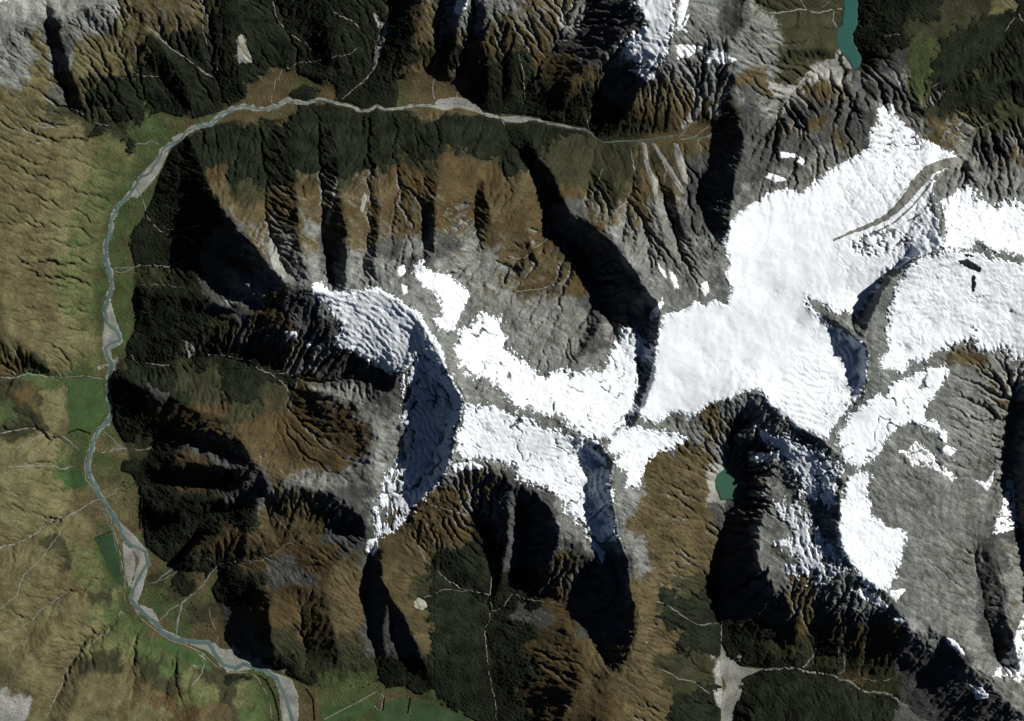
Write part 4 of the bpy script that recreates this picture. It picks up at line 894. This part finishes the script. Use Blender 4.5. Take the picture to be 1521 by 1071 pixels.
for k, (lab, rag, mt) in ICE_INFO.items():
    grow = {'upper_icefield': 0, 'cirque': .5, 'central': 1, 'southern': 1, 'shelf': 1, 'tongue': 1, 'great': 2, 'hanging': 1, 'slab': 0}.get(k, 3)
    sd = ice_sd[k] + grow + fbl(ice_sd[k], 17, 240, 6, .82) * rag * 2.8 + fbl(ice_sd[k], 6, 243, 3, .8) * (4 + rag)
    if k == 'cirque':      # the icefall breaks up into strips between rock ribs
        sd = np.minimum(sd, fbl_aniso(sd, 9, 250, .3) * 26 + 18 * smooth((X - (592 - (Y - 600) * .12)) / 60, .1, .9) + 2)
    if k == 'cirque': sd = sd - 34 * smooth(2.6 - np.abs(ice_sd[k] - 17 - fbl(sd, 25, 257, 3) * 12), 0, 2) * smooth(fbl(sd, 22, 258, 2), -.12, .05) * smooth(X, 605, 615)
    if k == 'slab': sd = np.minimum(sd, 2.5 + fbl_aniso(sd, 10, 251, .45) * 20)
    if k in ('southern', 'cirque', 'hanging', 'mid_east', 'central'):   # rock steps that cross the ice
        sd = sd - 40 * smooth(.035 - np.abs(fbl(sd, 55, 255, 3, .5)), 0, .035) * smooth(fbl(sd, 30, 256, 2), -.05, .1)
    if k == 'southern': sd = np.minimum(sd, 9 + fbl(sd, 13, 250, 4, .7) * 20)
    if k in ('central', 'great'):
        sd = np.minimum(sd, fbl(sd, 13, 252, 4, .75) * 26 + (2 + 60 * smooth(np.hypot((X - 1305 + (Y - 360) * .6) / 58, (Y - 362) / 27), .6, 1.5) if k == 'great' else 9 + 30 * smooth(np.hypot((X - 765) / 40, (Y - 540) / 26), .5, 1.4)))
    o = lay('glacier', sd, m_icefall if mt else m_ice, 34, 9, extra=icetex)
    if o: tag(o, lab, 'glacier')
for i, (s_, hw_) in enumerate((("1440 246 1408 251 1386 263 1370 286 1350 309 1326 331 1300 345", 1.3), ("1432 236 1402 238 1372 249 1350 272 1328 300", .9), ("1395 262 1384 275 1378 300 1366 318 1345 330", 1.2))):
    q_ = line_sd(X, Y, P(s_), hw_); q_ = q_ + fbl(q_, 7, 262 + i, 3, .7) * 1.8
    tag(lay('moraine', q_, m_moraine, 8, 5, base=TOP, dip=4), kind='structure')
# moraine stripe riding on the great glacier
mp = P("1445 240 1425 241 1400 244 1376 255 1357 277 1338 302 1315 323 1285 338 1255 349 1236 358")
md, mw = seg_dist(X, Y, mp, [6, 6, 6, 6, 6, 5, 4, 3, 2, 1]) if False else (None, None)
msd = line_sd(X, Y, mp, np.array([6, 7, 7, 8, 8, 6, 4.5, 3, 2, 1.])) ; msd = msd + fbl(msd, 8, 260, 3) * 2.5
tag(lay('moraine', msd, m_moraine, 12, 6, base=TOP, dip=4), 'grey curved moraine stripe on the east side of the great glacier tongue', 'moraine', kind='structure')
names = {'p5': 'thin pale snow drifting diagonally over grey rock at the right', 'p9': 'pale triangular snow slope near the lower right edge', 'p7': 'snow patches at the lower right corner',
 'p28': 'wrinkled pale snow in the bottom left corner', 'p31': 'scrap of snow in the top left corner', 'p22': 'snowy saddle where the cirque narrows to a dark gorge', 'p23': 'small pale patch alone in the dark forest'}
ntop = TOP.copy()
def where_words(c):
    ew = 'left' if c[0] < 420 else 'middle' if c[0] < 900 else 'right'; ns = 'upper' if c[1] < 300 else 'central' if c[1] < 700 else 'lower'
    return ns, ew
DESC = {'p1': 'narrow snow strip on the ridge right of the bright top glacier', 'p2': 'larger snow patch in the grey bowl below the top glacier', 'p3': 'ragged snow patch at the right of the grey bowl',
 'p4': 'snow patch at the very top left of the centre peaks', 'p6': 'small white patch below the tip of the wedge glacier', 'p8': 'long thin snow strip under the dark ridge at the lower right', 'p10': 'small snow patch on the brown knob left of the icefield',
 'p11': 'tiny snow patch just right of another on the brown knob', 'p12': 'tiny snow patch left of the white tongue head', 'p13': 'small snow patch beside the left edge of the white tongue', 'p14': 'dirty snow shelf above the shadow beside the tarn',
 'p15': 'small snow streak on the dark slabs above the great glacier', 'p16': 'snow patch in a hollow close above the great glacier', 'p17': 'curved snow sliver near the concentric rock bowl on the right', 'p18': 'thin snow at the lower lip of the cirque rim',
 'p19': 'small snow apron below the bright top glacier', 'p20': 'snow sliver in the rock buttress west of the great glacier', 'p21': 'little bluish ice patch in the rock notch beside the great glacier', 'p24': 'snow streak along the crest at the lower right', 'p25': 'snow patch on the dark crest at the lower right corner',
 'p26': 'upright snow sliver on the grey buttress', 'p27': 'tiny flat snow patch under the lower right crest', 'p29': 'thin snow band near the top edge right of the glacier', 'p30': 'bluish snow in the gully at the left edge of the great glacier',
 'p32': 'snow fringe clinging to the west edge of the great glacier', 'p33': 'tiny snow scrap on the slabs west of the tongue', 'p34': 'blue shaded snow in the gorge below the southern glacier', 'p35': 'snow scrap on the grey slope right of centre right'}
for k, s in SNOW.items():
    p = P(s); big = max(np.ptp(p[:, 0]), np.ptp(p[:, 1])) > 60
    sd = poly_sd(X, Y, p); sd = sd + fbl(sd, 8, 270, 5, .8) * (9 if big else 5)
    if big: sd = np.minimum(sd, 2 + fbl(sd, 9, 275, 4, .75) * 16)
    o = lay('snow_patch', sd, m_snow, 10, 8, base=H, dip=10)
    if o: tag(o, names.get(k, DESC.get(k)), 'snow patch', 'snow patches among the rocks')
# scattered late snow: far too many scraps to count
sn = (fbm(X * .8 - Y * .6, (X * .6 + Y * .8) * .45, 8, 280, 5, .75) - .42) * 12 + smooth(H, 1900, 2400) * 1.2 - smooth(SL, .6, 1.2) * 2
nearice = smooth(ice_all, -45, -4)
sn = np.where(ice_all > -60, sn - (1 - smooth(ice_all, -16, -1)) * 2.2 - (1 - nearice) * 3, -9); sn = np.where((X > 1290) & (Y > 620), np.maximum(sn, (fbm(X * .85 - Y * .5, (X * .5 + Y * .85) * .4, 9, 285, 5, .75) - .5) * 12 ), sn); sn = np.where((H > 1550) & (ice_all > -90), sn, -9)
o = lay('snow_scraps', sn, m_snow, 6, 6, dip=8)
if o: tag(o, 'countless small snow scraps on the high rock around the glaciers', kind='stuff')

# black no-data patches added over the eastern snow basin; no rock there
for s, lab in (("1418 388 1432 386 1440 392 1452 399 1450 405 1438 402 1426 396 1418 392", 'larger black no-data patch in the white snow basin below the pointed peak'), ("1427 379 1440 380 1442 383 1430 383", 'thin black no-data patch just above the larger one in the snow basin'),
               ("1439 408 1443 410 1444 424 1440 436 1438 424", 'narrow trail of black no-data marks below the larger patch in the snow basin')):
    osd = poly_sd(X, Y, P(s)); o = lay('nodata_patch', osd + fbl(osd, 4, 290, 3, .7) * 3.0, m_dark, 16, 12, base=TOP, extra=fbl(osd, 3, 291, 2) * 10, dip=12)
    if o: tag(o, lab, 'no-data patch')

# ---- trees on the flats
def blob(n, r, h, seed):
    """crown of many small leaf-cluster faces"""
    g = np.random.default_rng(seed); co = []; fc = []
    for i in range(n):
        v = g.normal(size=3); v /= np.linalg.norm(v); rr = r * (.55 + .5 * g.random()); c = v * np.array([rr, rr, rr * h / r]) + np.array([0, 0, h * .95])
        a = g.normal(size=3); a /= np.linalg.norm(a); b_ = np.cross(a, v + .01); b_ /= np.linalg.norm(b_); s = r * (.28 + .2 * g.random()); k = len(co)
        co += [c - a * s, c + b_ * s, c + a * s, c - b_ * s]; fc.append((k, k + 1, k + 2, k + 3))
    return np.array(co), np.array(fc)
def trunk_mesh(r, h):
    co = []; fc = []
    for j, (z, k) in enumerate(((-3, 1.2), (0, 1), (h * .5, .7), (h, .3))):
        for i in range(6): a = i * math.pi / 3; co.append((r * k * math.cos(a), r * k * math.sin(a), z))
    for j in range(3):
        for i in range(6): fc.append((j * 6 + i, j * 6 + (i + 1) % 6, j * 6 + 6 + (i + 1) % 6, j * 6 + 6 + i))
    return np.array(co), np.array(fc)
TREES = P("180 720 184 722 189 717 192 724 196 721 176 724 181 729 186 730 199 718 203 722 183 716 206 731 205 740 204 750 203 760 205 768 184 742 287 902 291 906 288 912 293 917 284 896 309 927 312 931 307 930 240 883 243 886 205 838 412 1035 414 1041 408 1022 425 990 396 1010 445 1008 521 1020 530 1016 540 1022 548 1018 556 1013 316 910 313 918 160 612 133 702 226 190 245 186 262 195 181 207 186 197 160 198 130 208 560 1022 565 1028 575 1022")
cco, cfc = blob(130, 12, 13, 3); tco, tfc = trunk_mesh(1.2, 14)
proto = None
for i, (x, y) in enumerate(TREES):
    z = float(sample(TOP, np.array([x]), np.array([y]))[0]); a, b2 = wxy(x, y)
    if proto is None:
        proto = bpy.data.objects.new('tree', None); C.objects.link(proto)
        crown = mesh_from('crown', cco, cfc, m_crown, proto, smooth_=False); trunk = mesh_from('trunk', tco, tfc, m_trunk, proto); t = proto
    else:
        t = proto.copy(); C.objects.link(t)
        for ch in (crown, trunk): c = ch.copy(); C.objects.link(c); c.parent = t
    s = .75 + .6 * random.random(); t.location = (a, b2, z); t.scale = (s, s, s); t.rotation_euler.z = random.random() * 6.28
    tag(t, 'single dark tree standing alone or in a loose clump on the open valley flat', 'tree', 'single trees on the valley flats')
for i, (s, lab) in enumerate(HEDGES):
    for x, y in densify(np.column_stack([P(s), np.zeros(len(P(s)))]), 1.15)[:, :2]:
        x += random.uniform(-.3, .3); y += random.uniform(-.3, .3)
        a, b2 = wxy(x, y); z = float(sample(TOP, np.array([x]), np.array([y]))[0]); t = proto.copy(); C.objects.link(t)
        for ch in (crown, trunk): c = ch.copy(); C.objects.link(c); c.parent = t
        k = .7 + .5 * random.random(); t.location = (a, b2, z); t.scale = (k, k, k); t.rotation_euler.z = random.random() * 6.28
        tag(t, lab, 'tree', lab.split(' in ')[-1])
# ---------------------------------------------------------------- light, sky, camera
SUN_EL, SUN_AZ = math.radians(31.5), math.radians(62)       # azimuth clockwise from north (+Y)
sc = bpy.context.scene
w = bpy.data.worlds.new('World'); sc.world = w; w.use_nodes = True
sky = w.node_tree.nodes.new('ShaderNodeTexSky'); sky.sky_type = 'NISHITA'; sky.sun_disc = False; sky.sun_elevation = SUN_EL; sky.sun_rotation = SUN_AZ; sky.altitude = 3000; sky.air_density = .25; sky.dust_density = 0; sky.ozone_density = 1.5
bg = w.node_tree.nodes['Background']; w.node_tree.links.new(sky.outputs['Color'], bg.inputs['Color']); bg.inputs['Strength'].default_value = .05
ld = bpy.data.lights.new('sun', 'SUN'); ld.energy = 5.0; ld.angle = math.radians(.53); ld.color = (1, .975, .93)
lo = bpy.data.objects.new('sun', ld); C.objects.link(lo)
from mathutils import Vector
sd_ = Vector((math.sin(SUN_AZ) * math.cos(SUN_EL), math.cos(SUN_AZ) * math.cos(SUN_EL), math.sin(SUN_EL)))
lo.rotation_euler = sd_.to_track_quat('Z', 'Y').to_euler(); lo.location = sd_ * 20000
cam = bpy.data.cameras.new('camera'); co_ = bpy.data.objects.new('camera', cam); C.objects.link(co_)
ALT = 200000.0; REF = 1000.0
co_.location = (0, 0, ALT); co_.rotation_euler = (0, 0, 0); cam.sensor_width = 36; cam.lens = 36 * (ALT - REF) / (1521 * PX)
cam.clip_start = 1000; cam.clip_end = 400000
sc.camera = co_
sc.view_settings.view_transform = 'Standard'; sc.view_settings.look = 'None'; sc.view_settings.exposure = .4; sc.view_settings.gamma = 1
sc.cycles.max_bounces = 4; sc.cycles.diffuse_bounces = 1
